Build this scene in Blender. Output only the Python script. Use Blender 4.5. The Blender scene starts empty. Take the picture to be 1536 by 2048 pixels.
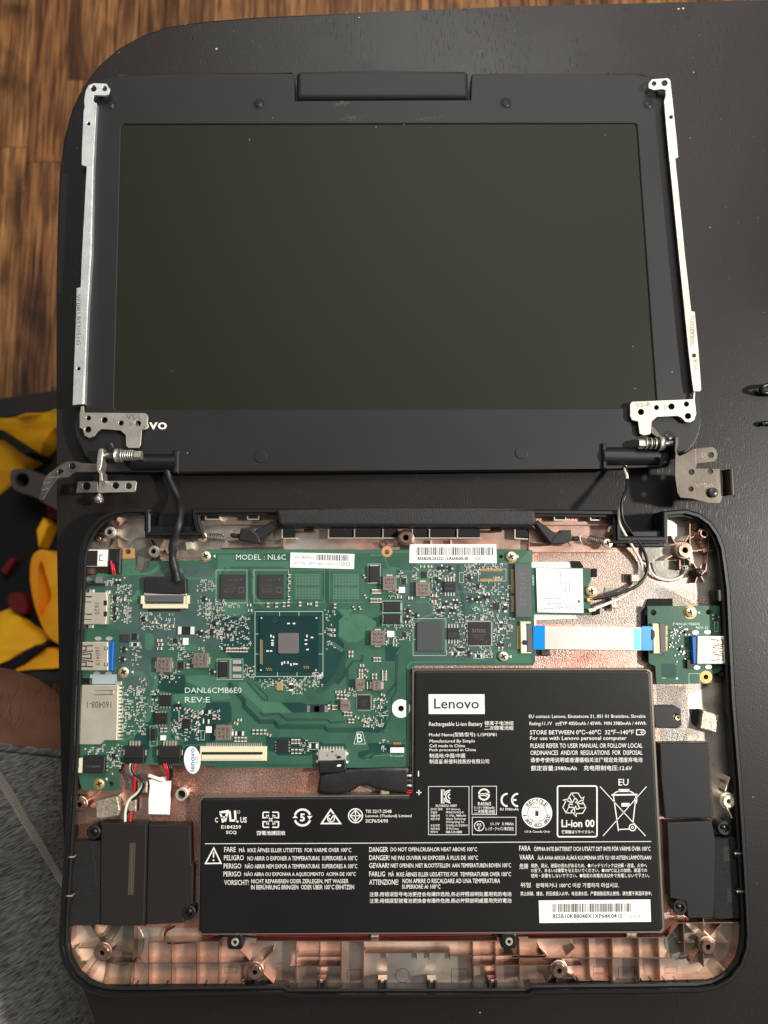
import bpy, bmesh, math, random
from mathutils import Vector, Matrix
R = math.radians
random.seed(7)
scene = bpy.context.scene
COL = scene.collection

# ------------------------------------------------------------------ camera, light, exposure
CAM_H, TILT, FPX = 0.347, R(6.7), 1479.0          # metres above the table, tilt, focal length in photo pixels
cam_data = bpy.data.cameras.new('camera')
cam_data.sensor_fit = 'VERTICAL'; cam_data.sensor_height = 36.0; cam_data.sensor_width = 27.0
cam_data.lens = 36.0 * FPX / 2048.0
cam_data.clip_start = 0.01; cam_data.clip_end = 30
cam_data.dof.use_dof = True; cam_data.dof.focus_distance = 0.338; cam_data.dof.aperture_fstop = 12.0
cam = bpy.data.objects.new('camera', cam_data); COL.objects.link(cam)
cam.location = (0, 0, CAM_H); cam.rotation_euler = (TILT, 0, 0)
scene.camera = cam

world = bpy.data.worlds.new('World'); scene.world = world; world.use_nodes = True
bg = world.node_tree.nodes['Background']
bg.inputs[0].default_value = (1.0, 0.985, 0.96, 1); bg.inputs[1].default_value = 0.17

def area_lamp(name, loc, aim, size, power, color):
    d = bpy.data.lights.new(name, 'AREA'); d.shape = 'DISK'; d.size = size; d.energy = power; d.color = color
    o = bpy.data.objects.new(name, d); COL.objects.link(o); o.location = loc
    o.rotation_euler = (Vector(aim) - Vector(loc)).to_track_quat('-Z', 'Y').to_euler()
    return o
area_lamp('key_lamp', (0.95, 0.05, 0.85), (0, 0, 0), 0.085, 22.0, (1.0, 0.955, 0.89))
area_lamp('ceiling_lamp', (0.30, 1.50, 1.85), (0, 0, 0), 1.5, 34.0, (1.0, 0.97, 0.93))

vs = scene.view_settings
vs.view_transform = 'Standard'; vs.look = 'None'; vs.exposure = 0; vs.gamma = 1; vs.use_curve_mapping = False
scene.cycles.use_denoising = True
scene.cycles.max_bounces = 6

# ------------------------------------------------------------------ measuring: photo pixel + height (mm) -> metres
def P(px, py, z=0.0):
    dx = (px - 768) / FPX; dy = (1024 - py) / FPX
    c, s = math.cos(TILT), math.sin(TILT)
    d = (dx, dy * c + s, dy * s - c)
    t = (z * .001 - CAM_H) / d[2]
    return Vector((d[0] * t, d[1] * t, z * .001))
def mmpx(px, py, z=0.0):                       # metres per pixel there
    return (P(px + 5, py, z) - P(px - 5, py, z)).length / 10

# ------------------------------------------------------------------ materials
def lin(c):
    return tuple((v / 255 / 12.92) if v / 255 <= .04045 else ((v / 255 + .055) / 1.055) ** 2.4 for v in c) + (1,)
MATS = {}
def mat(name, col, rough=.5, metal=0.0, col2=None, nscale=40, ndetail=4, bump=0.0, bscale=400, stretch=(1, 1, 1),
        lo=.35, hi=.65, rough2=None, spec=.5, coat=0, trans=0, rand=0.0):
    m = bpy.data.materials.new(name); m.use_nodes = True; nt = m.node_tree; N = nt.nodes; L = nt.links
    b = N['Principled BSDF']
    b.inputs['Base Color'].default_value = lin(col); b.inputs['Roughness'].default_value = rough
    b.inputs['Metallic'].default_value = metal; b.inputs['Specular IOR Level'].default_value = spec
    if coat: b.inputs['Coat Weight'].default_value = coat; b.inputs['Coat Roughness'].default_value = .15
    if trans: b.inputs['Transmission Weight'].default_value = trans
    tc = N.new('ShaderNodeNewGeometry'); mp = N.new('ShaderNodeMapping'); mp.inputs['Scale'].default_value = stretch
    L.new(tc.outputs['Position'], mp.inputs['Vector'])
    if col2 is not None or rough2 is not None:
        n = N.new('ShaderNodeTexNoise'); n.inputs['Scale'].default_value = nscale; n.inputs['Detail'].default_value = ndetail
        L.new(mp.outputs[0], n.inputs['Vector'])
        r = N.new('ShaderNodeMapRange'); r.inputs['From Min'].default_value = lo; r.inputs['From Max'].default_value = hi
        L.new(n.outputs[0], r.inputs[0])
        if col2 is not None:
            mx = N.new('ShaderNodeMix'); mx.data_type = 'RGBA'
            mx.inputs[6].default_value = lin(col); mx.inputs[7].default_value = lin(col2)
            L.new(r.outputs[0], mx.inputs[0]); L.new(mx.outputs[2], b.inputs['Base Color'])
        if rough2 is not None:
            rr = N.new('ShaderNodeMapRange'); rr.inputs['To Min'].default_value = rough; rr.inputs['To Max'].default_value = rough2
            L.new(r.outputs[0], rr.inputs[0]); L.new(rr.outputs[0], b.inputs['Roughness'])
    if bump:
        n2 = N.new('ShaderNodeTexNoise'); n2.inputs['Scale'].default_value = bscale; n2.inputs['Detail'].default_value = 3
        L.new(mp.outputs[0], n2.inputs['Vector'])
        bp = N.new('ShaderNodeBump'); bp.inputs['Strength'].default_value = bump; bp.inputs['Distance'].default_value = .0004
        L.new(n2.outputs[0], bp.inputs['Height']); L.new(bp.outputs[0], b.inputs['Normal'])
    MATS[name] = m
    return m

M = dict(
    case_black=mat('case_black', (12, 12, 14), .42, bump=.10, bscale=2500),
    lid_plastic=mat('lid_plastic', (25, 24, 24), .52, col2=(30, 28, 28), nscale=25, bump=.12, bscale=3000, spec=.36),
    handle_plastic=mat('handle_plastic', (24, 23, 23), .55, bump=.5, bscale=1800, col2=(30, 29, 28), nscale=600),
    soft_black=mat('soft_black', (17, 16, 16), .5, col2=(23, 22, 21), nscale=60),
    screen=mat('screen', (29, 30, 20), .52, spec=.2),
    gap_black=mat('gap_black', (6, 6, 6), .7),
    steel=mat('steel', (206, 202, 191), .42, .85, col2=(184, 179, 168), nscale=120, bump=.15, bscale=900),
    zinc=mat('zinc', (232, 234, 230), .42, .8, col2=(212, 218, 218), nscale=150, bump=.2, bscale=1200),
    dark_steel=mat('dark_steel', (138, 132, 124), .42, .9, col2=(108, 103, 96), nscale=180, bump=.2, bscale=900),
    brown_steel=mat('brown_steel', (118, 111, 102), .36, 1.0, col2=(98, 91, 83), nscale=45, bump=.06, bscale=500),
    silver=mat('silver', (240, 232, 214), .44, .75, col2=(226, 216, 194), nscale=90),
    tin=mat('tin', (236, 232, 220), .4, .8),
    gold=mat('gold', (240, 208, 140), .38, .8),
    screw_nickel=mat('screw_nickel', (240, 226, 198), .38, .8),
    screw_black=mat('screw_black', (58, 58, 60), .35, .7),
    orange_pad=mat('orange_pad', (230, 166, 104), .4, .55),
    cream=mat('cream', (222, 214, 182), .5),
    white_plastic=mat('white_plastic', (236, 236, 230), .45),
    paper=mat('paper', (240, 240, 236), .6),
    ink=mat('ink', (22, 22, 24), .6),
    ink_grey=mat('ink_grey', (105, 105, 105), .6),
    white_ink=mat('white_ink', (232, 230, 224), .6),
    silk=mat('silk', (206, 222, 210), .6),
    faint_ink=mat('faint_ink', (92, 88, 84), .6),
    stamp_ink=mat('stamp_ink', (84, 66, 40), .6),
    blue_ink=mat('blue_ink', (70, 130, 175), .6),
    chip_black=mat('chip_black', (46, 44, 44), .55, bump=.15, bscale=3500),
    chip_grey=mat('chip_grey', (62, 64, 64), .55, bump=.2, bscale=3500),
    ic_plastic=mat('ic_plastic', (32, 30, 30), .5),
    conn_grey=mat('conn_grey', (84, 86, 88), .5),
    usb_blue=mat('usb_blue', (18, 88, 160), .4),
    tab_blue=mat('tab_blue', (0, 136, 214), .4),
    tab_cyan=mat('tab_cyan', (104, 200, 220), .35),
    ribbon_white=mat('ribbon_white', (216, 215, 207), .5, col2=(206, 204, 194), nscale=60),
    inductor=mat('inductor', (140, 128, 118), .5, .35, col2=(120, 110, 102), nscale=900),
    mlcc=mat('mlcc', (136, 114, 96), .5, col2=(98, 84, 76), nscale=120, lo=.45, hi=.55),
    resistor_black=mat('resistor_black', (28, 28, 30), .5),
    substrate=mat('substrate', (22, 54, 55), .3, col2=(17, 45, 47), nscale=60),
    die=mat('die', (196, 186, 184), .3, .92, bump=.2, bscale=1500),
    pcb=mat('pcb', (57, 97, 78), .36, col2=(48, 85, 69), nscale=70, bump=.08, bscale=1200),
    pcb_dark=mat('pcb_dark', (27, 67, 60), .36, col2=(22, 57, 53), nscale=80, bump=.1, bscale=1500),
    pcb_grey=mat('pcb_grey', (69, 94, 87), .38, col2=(58, 83, 77), nscale=80, bump=.1, bscale=1500),
    pcb_light=mat('pcb_light', (72, 114, 92), .34, col2=(64, 105, 84), nscale=60),
    pcb_trace=mat('pcb_trace', (46, 88, 74), .4),
    pcb_trace_lt=mat('pcb_trace_lt', (112, 150, 128), .4),
    via=mat('via', (40, 70, 56), .4),
    battery=mat('battery', (19, 17, 16), .40, spec=.4, col2=(25, 23, 21), nscale=18, bump=.35, bscale=60),
    battery_edge=mat('battery_edge', (150, 140, 130), .4, .8),
    speaker=mat('speaker', (33, 29, 26), .55, bump=.12, bscale=2500, spec=.35),
    speaker_cool=mat('speaker_cool', (30, 29, 29), .5, bump=.08, bscale=2500, spec=.35),
    foam=mat('foam', (27, 25, 24), .95, col2=(19, 18, 17), nscale=900, bump=.8, bscale=1500),
    gasket=mat('gasket', (206, 194, 172), .42, .7, col2=(170, 160, 142), nscale=500, bump=.8, bscale=900),
    magnet=mat('magnet', (158, 154, 142), .4, .8, col2=(126, 122, 112), nscale=120, bump=.2, bscale=600),
    tape_black=mat('tape_black', (26, 25, 26), .5, bump=.6, bscale=150),
    wire_black=mat('wire_black', (20, 20, 20), .35),
    wire_white=mat('wire_white', (226, 222, 206), .4),
    wire_red=mat('wire_red', (186, 20, 30), .4),
    dull_red=mat('dull_red', (120, 14, 22), .5),
    emboss_dark=mat('emboss_dark', (66, 60, 54), .5),
    stamp_orange=mat('stamp_orange', (196, 146, 84), .6),
    emboss_grey=mat('emboss_grey', (100, 102, 104), .5),
    clear_plastic=mat('clear_plastic', (220, 226, 226), .12, trans=.8),
    grey_film=mat('grey_film', (160, 172, 176), .35),
    solder=mat('solder', (232, 232, 222), .45, .2),
    rib_copper=mat('rib_copper', (198, 168, 152), .34, 1.0, col2=(156, 128, 114), nscale=60, bump=.1, bscale=2000),
    dust=mat('dust', (190, 186, 178), .9),
    red=mat('red', (104, 12, 10), .8),
    skin=mat('skin', (134, 92, 71), .65, col2=(112, 72, 56), nscale=35, bump=.3, bscale=500),
    bag_black=mat('bag_black', (8, 8, 9), .9, bump=.5, bscale=300),
    bag_binding=mat('bag_binding', (42, 38, 36), .85, bump=.6, bscale=500),
    bag_yellow=mat('bag_yellow', (255, 196, 20), .7, col2=(244, 150, 6), nscale=14, bump=1.0, bscale=30),
    bag_strap=mat('bag_strap', (70, 64, 61), .7, bump=.5, bscale=900),
)

# ------------------------------------------------------------------ object helpers
W = {}                                          # world position of every object
def thing(name, label, cat, px, py, z, group=None):
    o = bpy.data.objects.new(name, None); COL.objects.link(o)
    W[o] = P(px, py, z); o.location = W[o]; o.empty_display_size = .01
    o['label'] = label; o['category'] = cat
    if group: o['group'] = group
    return o
def put(o, parent, loc):
    W[o] = Vector(loc); COL.objects.link(o)
    if parent is not None:
        o.parent = parent; o.location = W[o] - W[parent]
    else:
        o.location = W[o]
    return o
def mk(name, verts, faces, m, parent=None, smooth=False, kind=None, mats=None, fm=None):
    lo = Vector((min(v[i] for v in verts) for i in range(3))); hi = Vector((max(v[i] for v in verts) for i in range(3)))
    c = (lo + hi) / 2; c.z = lo.z
    me = bpy.data.meshes.new(name)
    me.from_pydata([Vector(v) - c for v in verts], [], faces)
    for mm in (mats or [m]): me.materials.append(M[mm] if isinstance(mm, str) else mm)
    if fm: me.polygons.foreach_set('material_index', fm)
    if smooth: me.polygons.foreach_set('use_smooth', [True] * len(me.polygons))
    me.update()
    o = bpy.data.objects.new(name, me)
    if kind: o['kind'] = kind
    return put(o, parent, c)
def mkbm(name, bm, m, parent=None, smooth=False, kind=None):
    bmesh.ops.recalc_face_normals(bm, faces=bm.faces)
    bm.verts.index_update()
    o = mk(name, [v.co.copy() for v in bm.verts], [[v.index for v in f.verts] for f in bm.faces], m, parent, smooth, kind)
    bm.free(); return o

class MB:                                       # collects raw geometry for one mesh
    def __init__(s): s.v = []; s.f = []; s.m = []
    def add(s, v, f, mi=0):
        k = len(s.v); s.v += [Vector(q) for q in v]; s.f += [[i + k for i in q] for q in f]; s.m += [mi] * len(f)
    def box(s, x0, y0, x1, y1, z0, z1, mi=0, ch=0.0, rot=0.0):      # photo-pixel rectangle, heights in mm
        a = [P(x0, y1, z1), P(x1, y1, z1), P(x1, y0, z1), P(x0, y0, z1)]
        c = sum(a, Vector()) / 4
        w = ((a[1] - a[0]).length + (a[2] - a[3]).length) / 4; h = ((a[3] - a[0]).length + (a[2] - a[1]).length) / 4
        s.wbox(c, w, h, z0, z1, mi, ch, rot)
    def wbox(s, c, w, h, z0, z1, mi=0, ch=0.0, rot=0.0):
        ca, sa = math.cos(rot), math.sin(rot); ch *= .001
        def q(x, y, z): return (c[0] + x * ca - y * sa, c[1] + x * sa + y * ca, z * .001)
        sg = ((-1, -1), (1, -1), (1, 1), (-1, 1))
        v = [q(i * w, j * h, z0) for i, j in sg]
        if ch:
            v += [q(i * w, j * h, z1 - ch * 1000) for i, j in sg] + [q(i * (w - ch), j * (h - ch), z1) for i, j in sg]
            f = [[i, (i + 1) % 4, (i + 1) % 4 + 4, i + 4] for i in range(4)] + [[i + 4, (i + 1) % 4 + 4, (i + 1) % 4 + 8, i + 8] for i in range(4)] + [[8, 9, 10, 11], [3, 2, 1, 0]]
        else:
            v += [q(i * w, j * h, z1) for i, j in sg]
            f = [[i, (i + 1) % 4, (i + 1) % 4 + 4, i + 4] for i in range(4)] + [[4, 5, 6, 7], [3, 2, 1, 0]]
        s.add(v, f, mi)
    def bar(s, x0, y0, x1, y1, wpx, z0, z1, mi=0):                  # straight rib between two pixels
        a, b = P(x0, y0, z1), P(x1, y1, z1); d = b - a
        s.wbox((a + b) / 2, d.length / 2, wpx * mmpx((x0 + x1) / 2, (y0 + y1) / 2, z1) / 2, z0, z1, mi, 0, math.atan2(d.y, d.x))
    def lathe(s, c, prof, n=20, mi=0):                              # profile [(r mm, z mm)] about a vertical axis
        k = len(prof); v = []; f = []
        for i in range(n):
            a = 2 * math.pi * i / n
            for r, z in prof: v.append((c[0] + r * .001 * math.cos(a), c[1] + r * .001 * math.sin(a), z * .001))
        for i in range(n):
            j = (i + 1) % n
            for t in range(k - 1): f.append([i * k + t, j * k + t, j * k + t + 1, i * k + t + 1])
        s.add(v, f, mi)
    def tube(s, pts, r, n=8, mi=0, cap=True, sub=5, rz=None):       # round tube along world points (Catmull-Rom)
        q = smooth_path(pts, sub) if sub > 1 else [Vector(p) for p in pts]
        k = len(q); v = []; f = []; up = Vector((0, 0, 1))
        for i, p in enumerate(q):
            t = (q[min(i + 1, k - 1)] - q[max(i - 1, 0)]).normalized()
            a = t.cross(up)
            if a.length < .05: a = t.cross(Vector((0, 1, 0)))
            a.normalize(); b = a.cross(t)
            rr = r(i / (k - 1)) if callable(r) else r
            rv = rr if rz is None else rz
            for j in range(n):
                g = 2 * math.pi * j / n
                v.append(p + a * rr * math.cos(g) + b * rv * math.sin(g))
        for i in range(k - 1):
            for j in range(n):
                f.append([i * n + j, i * n + (j + 1) % n, (i + 1) * n + (j + 1) % n, (i + 1) * n + j])
        if cap: f += [list(range(n)), [(k - 1) * n + j for j in range(n)][::-1]]
        s.add(v, f, mi)
    def build(s, name, m, parent=None, smooth=False, kind=None):
        ms = m if isinstance(m, list) else [m]
        return mk(name, s.v, s.f, None, parent, smooth, kind, ms, s.m)
def smooth_path(pts, sub):
    p = [Vector(q) for q in pts]; p = [p[0] * 2 - p[1]] + p + [p[-1] * 2 - p[-2]]; out = []
    for i in range(1, len(p) - 2):
        for t in range(sub):
            u = t / sub
            out.append(.5 * (2 * p[i] + (p[i + 1] - p[i - 1]) * u + (2 * p[i - 1] - 5 * p[i] + 4 * p[i + 1] - p[i + 2]) * u * u + (3 * p[i] - p[i - 1] - 3 * p[i + 1] + p[i + 2]) * u ** 3))
    out.append(p[-2]); return out
def PX(pts, z): return [P(x, y, z) for x, y in pts]
def cro(pts, k, ox, oy): return [(x / k + ox, y / k + oy) for x, y in pts]
def circ(x, y, r, n=14, z=None): return [(x + r * math.cos(2 * math.pi * i / n), y + r * math.sin(2 * math.pi * i / n)) for i in range(n)]
def loop(pts, sub=5):                          # closed smooth outline
    n = len(pts); q = [Vector((x, y, 0)) for x, y in pts]; out = []
    for i in range(n):
        a, b, c, d = q[i - 1], q[i], q[(i + 1) % n], q[(i + 2) % n]
        for t in range(sub):
            u = t / sub; p = .5 * (2 * b + (c - a) * u + (2 * a - 5 * b + 4 * c - d) * u * u + (3 * b - a - 3 * c + d) * u ** 3); out.append((p.x, p.y))
    return out
def rrect(x0, y0, x1, y1, r, n=4):
    o = []
    for cx, cy, a in ((x1 - r, y0 + r, -90), (x1 - r, y1 - r, 0), (x0 + r, y1 - r, 90), (x0 + r, y0 + r, 180)):
        for i in range(n + 1):
            t = R(a + 90 * i / n); o.append((cx + r * math.cos(t), cy + r * math.sin(t)))
    return o
def plate(name, outer, z0, z1, m, parent=None, holes=(), ch=0.0, smooth=False, kind=None, world=False, segs=1):
    """flat plate: outline (photo pixels at the height of its top) with holes, extruded down, top edges chamfered"""
    bm = bmesh.new()
    for loop in [outer] + list(holes):
        pts = [Vector((p[0], p[1], z1 * .001)) for p in loop] if world else PX(loop, z1)
        vs_ = [bm.verts.new(p) for p in pts]
        for i in range(len(vs_)): bm.edges.new((vs_[i], vs_[(i + 1) % len(vs_)]))
    bmesh.ops.triangle_fill(bm, use_beauty=True, use_dissolve=not holes, edges=bm.edges[:])
    top = bm.faces[:]
    for f in top:
        f.normal_update()
        if f.normal.z < 0: f.normal_flip()
    border = [e for e in bm.edges if len(e.link_faces) == 1]
    r = bmesh.ops.extrude_edge_only(bm, edges=border)
    for v in [g for g in r['geom'] if isinstance(g, bmesh.types.BMVert)]: v.co.z = z0 * .001
    if ch:
        be = [e for e in border if e.is_valid]
        bmesh.ops.bevel(bm, geom=be, offset=ch * .001, segments=segs, affect='EDGES', profile=.5, clamp_overlap=True)
    return mkbm(name, bm, m, parent, smooth, kind)
def box(name, x0, y0, x1, y1, z0, z1, m, parent=None, ch=0.0, rot=0.0):
    b = MB(); b.box(x0, y0, x1, y1, z0, z1, 0, ch, rot); return b.build(name, m, parent)
def bar(name, x0, y0, x1, y1, w, z0, z1, m, parent=None):
    b = MB(); b.bar(x0, y0, x1, y1, w, z0, z1); return b.build(name, m, parent)
def lathe(name, px, py, prof, m, parent=None, n=20, smooth=True):
    b = MB(); b.lathe(P(px, py, prof[-1][1]), prof, n); return b.build(name, m, parent, smooth)
def tube(name, pts, rmm, m, parent=None, n=8, sub=6):      # pts: (px, py, z mm)
    b = MB(); b.tube([P(*p) for p in pts], rmm * .001, n, 0, True, sub); return b.build(name, m, parent, True)
def axle(name, x0, x1, y, z, rmm, m, parent, n=16, flat=False):     # cylinder lying along x
    a, b_ = P(x0, y, z), P(x1, y, z); b_.y = a.y
    b = MB(); b.tube([a, b_], rmm * .001, n, 0, True, 1); return b.build(name, m, parent, not flat)

# ------------------------------------------------------------------ print: lettering and marks as thin flat geometry
GLY = {}
def glyph_mesh(s, bold=0.0):
    k = (s, bold)
    if k in GLY: return GLY[k]
    cu = bpy.data.curves.new('lettering', 'FONT'); cu.body = s; cu.resolution_u = 2; cu.offset = bold
    o = bpy.data.objects.new('lettering', cu)
    me = bpy.data.meshes.new_from_object(o)
    v = [p.co.copy() for p in me.vertices]; f = [list(p.vertices) for p in me.polygons]
    bpy.data.objects.remove(o); bpy.data.curves.remove(cu); bpy.data.meshes.remove(me)
    x0 = min(p.x for p in v); x1 = max(p.x for p in v); y0 = min(p.y for p in v); y1 = max(p.y for p in v)
    v = [((p.x - x0) / max(x1 - x0, 1e-6), (p.y - y0) / max(y1 - y0, 1e-6)) for p in v]
    GLY[k] = (v, f); return GLY[k]
def T(s, x0, y0, x1, y1, z, m, parent, rot=0, bold=0.0, mirror=False, slope=0.0, into=None, name='lettering'):
    """writing whose inked box is x0,y0-x1,y1 on the surface at height z; rot = 0/90/180/270 clockwise"""
    v, f = glyph_mesh(s, bold); out = []
    for a, b in v:
        if mirror: a = 1 - a
        b = 1 - b                                # downwards
        if rot == 90: a, b = 1 - b, a
        elif rot == 180: a, b = 1 - a, 1 - b
        elif rot == 270: a, b = b, 1 - a
        out.append(P(x0 + a * (x1 - x0), y0 + b * (y1 - y0) + slope * a * (x1 - x0), z))
    if into is not None: into.add(out, f); return
    return mk(name, out, f, m, parent)
class Ink(MB):                                   # strokes, filled shapes and arcs in photo pixels at one height
    def __init__(s, z): super().__init__(); s.z = z
    def line(s, pts, w, closed=False):
        n = len(pts); L = []
        for i in range(n):
            p = Vector(pts[i])
            a = Vector(pts[i - 1]) if (closed or i) else None; b = Vector(pts[(i + 1) % n]) if (closed or i < n - 1) else None
            d1 = (p - a).normalized() if a is not None else None; d2 = (b - p).normalized() if b is not None else None
            if d1 is None: d1 = d2
            if d2 is None: d2 = d1
            t = (d1 + d2); t = t.normalized() if t.length > 1e-6 else d1
            nn = Vector((-t.y, t.x)); k = min(2.0, 1 / max(.35, nn.dot(Vector((-d1.y, d1.x)))))
            L += [p + nn * w * .5 * k, p - nn * w * .5 * k]
        fs = [[2 * i, 2 * i + 1, (2 * i + 3) % (2 * n), (2 * i + 2) % (2 * n)] for i in range(n if closed else n - 1)]
        s.add([P(q.x, q.y, s.z) for q in L], fs)
    def arc(s, x, y, r, a0, a1, w, n=16, ry=None):
        s.line([(x + r * math.cos(R(a0 + (a1 - a0) * i / n)), y + (ry or r) * math.sin(R(a0 + (a1 - a0) * i / n))) for i in range(n + 1)], w)
    def ring(s, x, y, r, w, n=24): s.line(circ(x, y, r, n), w, True)
    def fill(s, pts): s.add([P(x, y, s.z) for x, y in pts], [list(range(len(pts)))])
    def rect(s, x0, y0, x1, y1): s.fill([(x0, y0), (x1, y0), (x1, y1), (x0, y1)])
    def frame(s, x0, y0, x1, y1, w, slope=0):
        d = slope * (x1 - x0); s.line([(x0, y0), (x1, y0 + d), (x1, y1 + d), (x0, y1)], w, True)
    def go(s, m, parent, name='printed_mark', kind=None): return mk(name, s.v, s.f, m, parent, kind=kind)
def barcode(x0, y0, x1, y1, z, m, parent, seed, slope=0):
    rnd = random.Random(seed); k = Ink(z); x = x0
    while x < x1 - 2:
        w = rnd.choice((.9, .9, 1.6, 2.4)); k.fill([(x, y0 + slope * (x - x0)), (x + w, y0 + slope * (x - x0)), (x + w, y1 + slope * (x - x0)), (x, y1 + slope * (x - x0))]); x += w + rnd.choice((.9, 1.3, 2.0))
    return k.go(m, parent, 'barcode', 'stuff')

def screw(px, py, z, rpx, m, parent, slot='gap_black', name='screw', rot=.3, sink=0.0):
    r = rpx * mmpx(px, py, z) * 1000
    o = lathe(name, px, py, [(r, z - .8), (r, z - .25), (r * .86, z), (0.001, z + .02)], m, parent, 18)
    b = MB(); c = P(px, py, z)
    for a in (rot, rot + math.pi / 2): b.wbox(c, r * .00058, r * .00016, z - .1, z + .05 + (.01 if a > rot else 0), 0, 0, a)
    b.build('cross_slot', slot, o); return o
# ------------------------------------------------------------------ wood and copper materials
def wood_floor():
    m = bpy.data.materials.new('oak_floor'); m.use_nodes = True; nt = m.node_tree; N = nt.nodes; L = nt.links
    b = N['Principled BSDF']; b.inputs['Roughness'].default_value = .42
    tc = N.new('ShaderNodeNewGeometry'); oi = N.new('ShaderNodeObjectInfo')
    ad = N.new('ShaderNodeVectorMath'); ad.operation = 'MULTIPLY_ADD'; ad.inputs[1].default_value = (1, 1, 1)
    cx = N.new('ShaderNodeCombineXYZ'); mu = N.new('ShaderNodeMath'); mu.operation = 'MULTIPLY'; mu.inputs[1].default_value = 37
    L.new(oi.outputs['Random'], mu.inputs[0]); L.new(mu.outputs[0], cx.inputs[0]); L.new(mu.outputs[0], cx.inputs[1])
    L.new(tc.outputs['Position'], ad.inputs[0]); L.new(cx.outputs[0], ad.inputs[2])
    def noise(sc, detail, dist=0.0):
        mp = N.new('ShaderNodeMapping'); mp.inputs['Scale'].default_value = sc; L.new(ad.outputs[0], mp.inputs[0])
        n = N.new('ShaderNodeTexNoise'); n.inputs['Scale'].default_value = 1; n.inputs['Detail'].default_value = detail; n.inputs['Distortion'].default_value = dist
        L.new(mp.outputs[0], n.inputs[0]); return n.outputs[0]
    def ramp(src, stops):
        r = N.new('ShaderNodeValToRGB'); e = r.color_ramp.elements
        e[0].position, e[0].color = stops[0][0], lin(stops[0][1]); e[1].position, e[1].color = stops[-1][0], lin(stops[-1][1])
        for p, c in stops[1:-1]:
            q = e.new(p); q.color = lin(c)
        L.new(src, r.inputs[0]); return r.outputs[0]
    def mix(mode, f, a, b2):
        x = N.new('ShaderNodeMix'); x.data_type = 'RGBA'; x.blend_type = mode
        if isinstance(f, float): x.inputs[0].default_value = f
        else: L.new(f, x.inputs[0])
        L.new(a, x.inputs[6]); L.new(b2, x.inputs[7]); return x.outputs[2]
    grain = ramp(noise((190, 5, 1), 7, .8), [(.3, (112, 72, 44)), (.45, (188, 136, 88)), (.6, (216, 166, 112)), (.75, (160, 108, 68))])
    fine = ramp(noise((700, 12, 1), 4), [(.38, (112, 98, 86)), (.56, (255, 255, 255))])
    blot = ramp(noise((9, 5, 1), 4, 1.5), [(.34, (120, 104, 96)), (.56, (255, 250, 240))])
    tone = ramp(oi.outputs['Random'], [(0, (206, 186, 174)), (.5, (232, 220, 208)), (1, (255, 245, 230))])
    c = mix('MULTIPLY', 1.0, grain, fine); c = mix('MULTIPLY', .9, c, blot); c = mix('MULTIPLY', .9, c, tone)
    L.new(c, b.inputs['Base Color'])
    bp = N.new('ShaderNodeBump'); bp.inputs['Strength'].default_value = .25; bp.inputs['Distance'].default_value = .001
    L.new(noise((700, 12, 1), 4), bp.inputs['Height']); L.new(bp.outputs[0], b.inputs['Normal'])
    return m
M['oak_floor'] = wood_floor()
def table_wood():
    m = bpy.data.materials.new('espresso_wood'); m.use_nodes = True; nt = m.node_tree; N = nt.nodes; L = nt.links
    b = N['Principled BSDF']; b.inputs['Specular IOR Level'].default_value = .30
    tc = N.new('ShaderNodeNewGeometry')
    def noise(sc, detail, off=0):
        mp = N.new('ShaderNodeMapping'); mp.inputs['Scale'].default_value = sc; mp.inputs['Location'].default_value = (off, off, 0)
        mp.inputs['Rotation'].default_value = (0, 0, R(2)); L.new(tc.outputs['Position'], mp.inputs[0])
        n = N.new('ShaderNodeTexNoise'); n.inputs['Scale'].default_value = 1; n.inputs['Detail'].default_value = detail
        L.new(mp.outputs[0], n.inputs[0]); return n.outputs[0]
    def rng(src, a, b2, c, d):
        r = N.new('ShaderNodeMapRange'); r.inputs[1].default_value = a; r.inputs[2].default_value = b2; r.inputs[3].default_value = c; r.inputs[4].default_value = d
        L.new(src, r.inputs[0]); return r.outputs[0]
    pores = rng(noise((1500, 160, 1), 2), .60, .72, 0, 1)
    patch = rng(noise((40, 8, 1), 3, 3), .42, .62, 0, 1)
    mu = N.new('ShaderNodeMath'); mu.operation = 'MULTIPLY'; L.new(pores, mu.inputs[0]); L.new(patch, mu.inputs[1])
    mx = N.new('ShaderNodeMix'); mx.data_type = 'RGBA'; mx.inputs[6].default_value = lin((27, 23, 21)); mx.inputs[7].default_value = lin((12, 10, 9))
    L.new(mu.outputs[0], mx.inputs[0]); L.new(mx.outputs[2], b.inputs['Base Color'])
    L.new(rng(noise((7, 5, 1), 4, 9), .35, .65, .36, .5), b.inputs['Roughness'])
    hs = N.new('ShaderNodeMath'); hs.operation = 'MULTIPLY_ADD'; hs.inputs[1].default_value = -1.6; L.new(mu.outputs[0], hs.inputs[0])
    L.new(noise((1400, 900, 1), 3, 5), hs.inputs[2])
    bp = N.new('ShaderNodeBump'); bp.inputs['Strength'].default_value = .2; bp.inputs['Distance'].default_value = .0003
    L.new(hs.outputs[0], bp.inputs['Height']); L.new(bp.outputs[0], b.inputs['Normal'])
    return m
M['espresso'] = table_wood()
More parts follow.
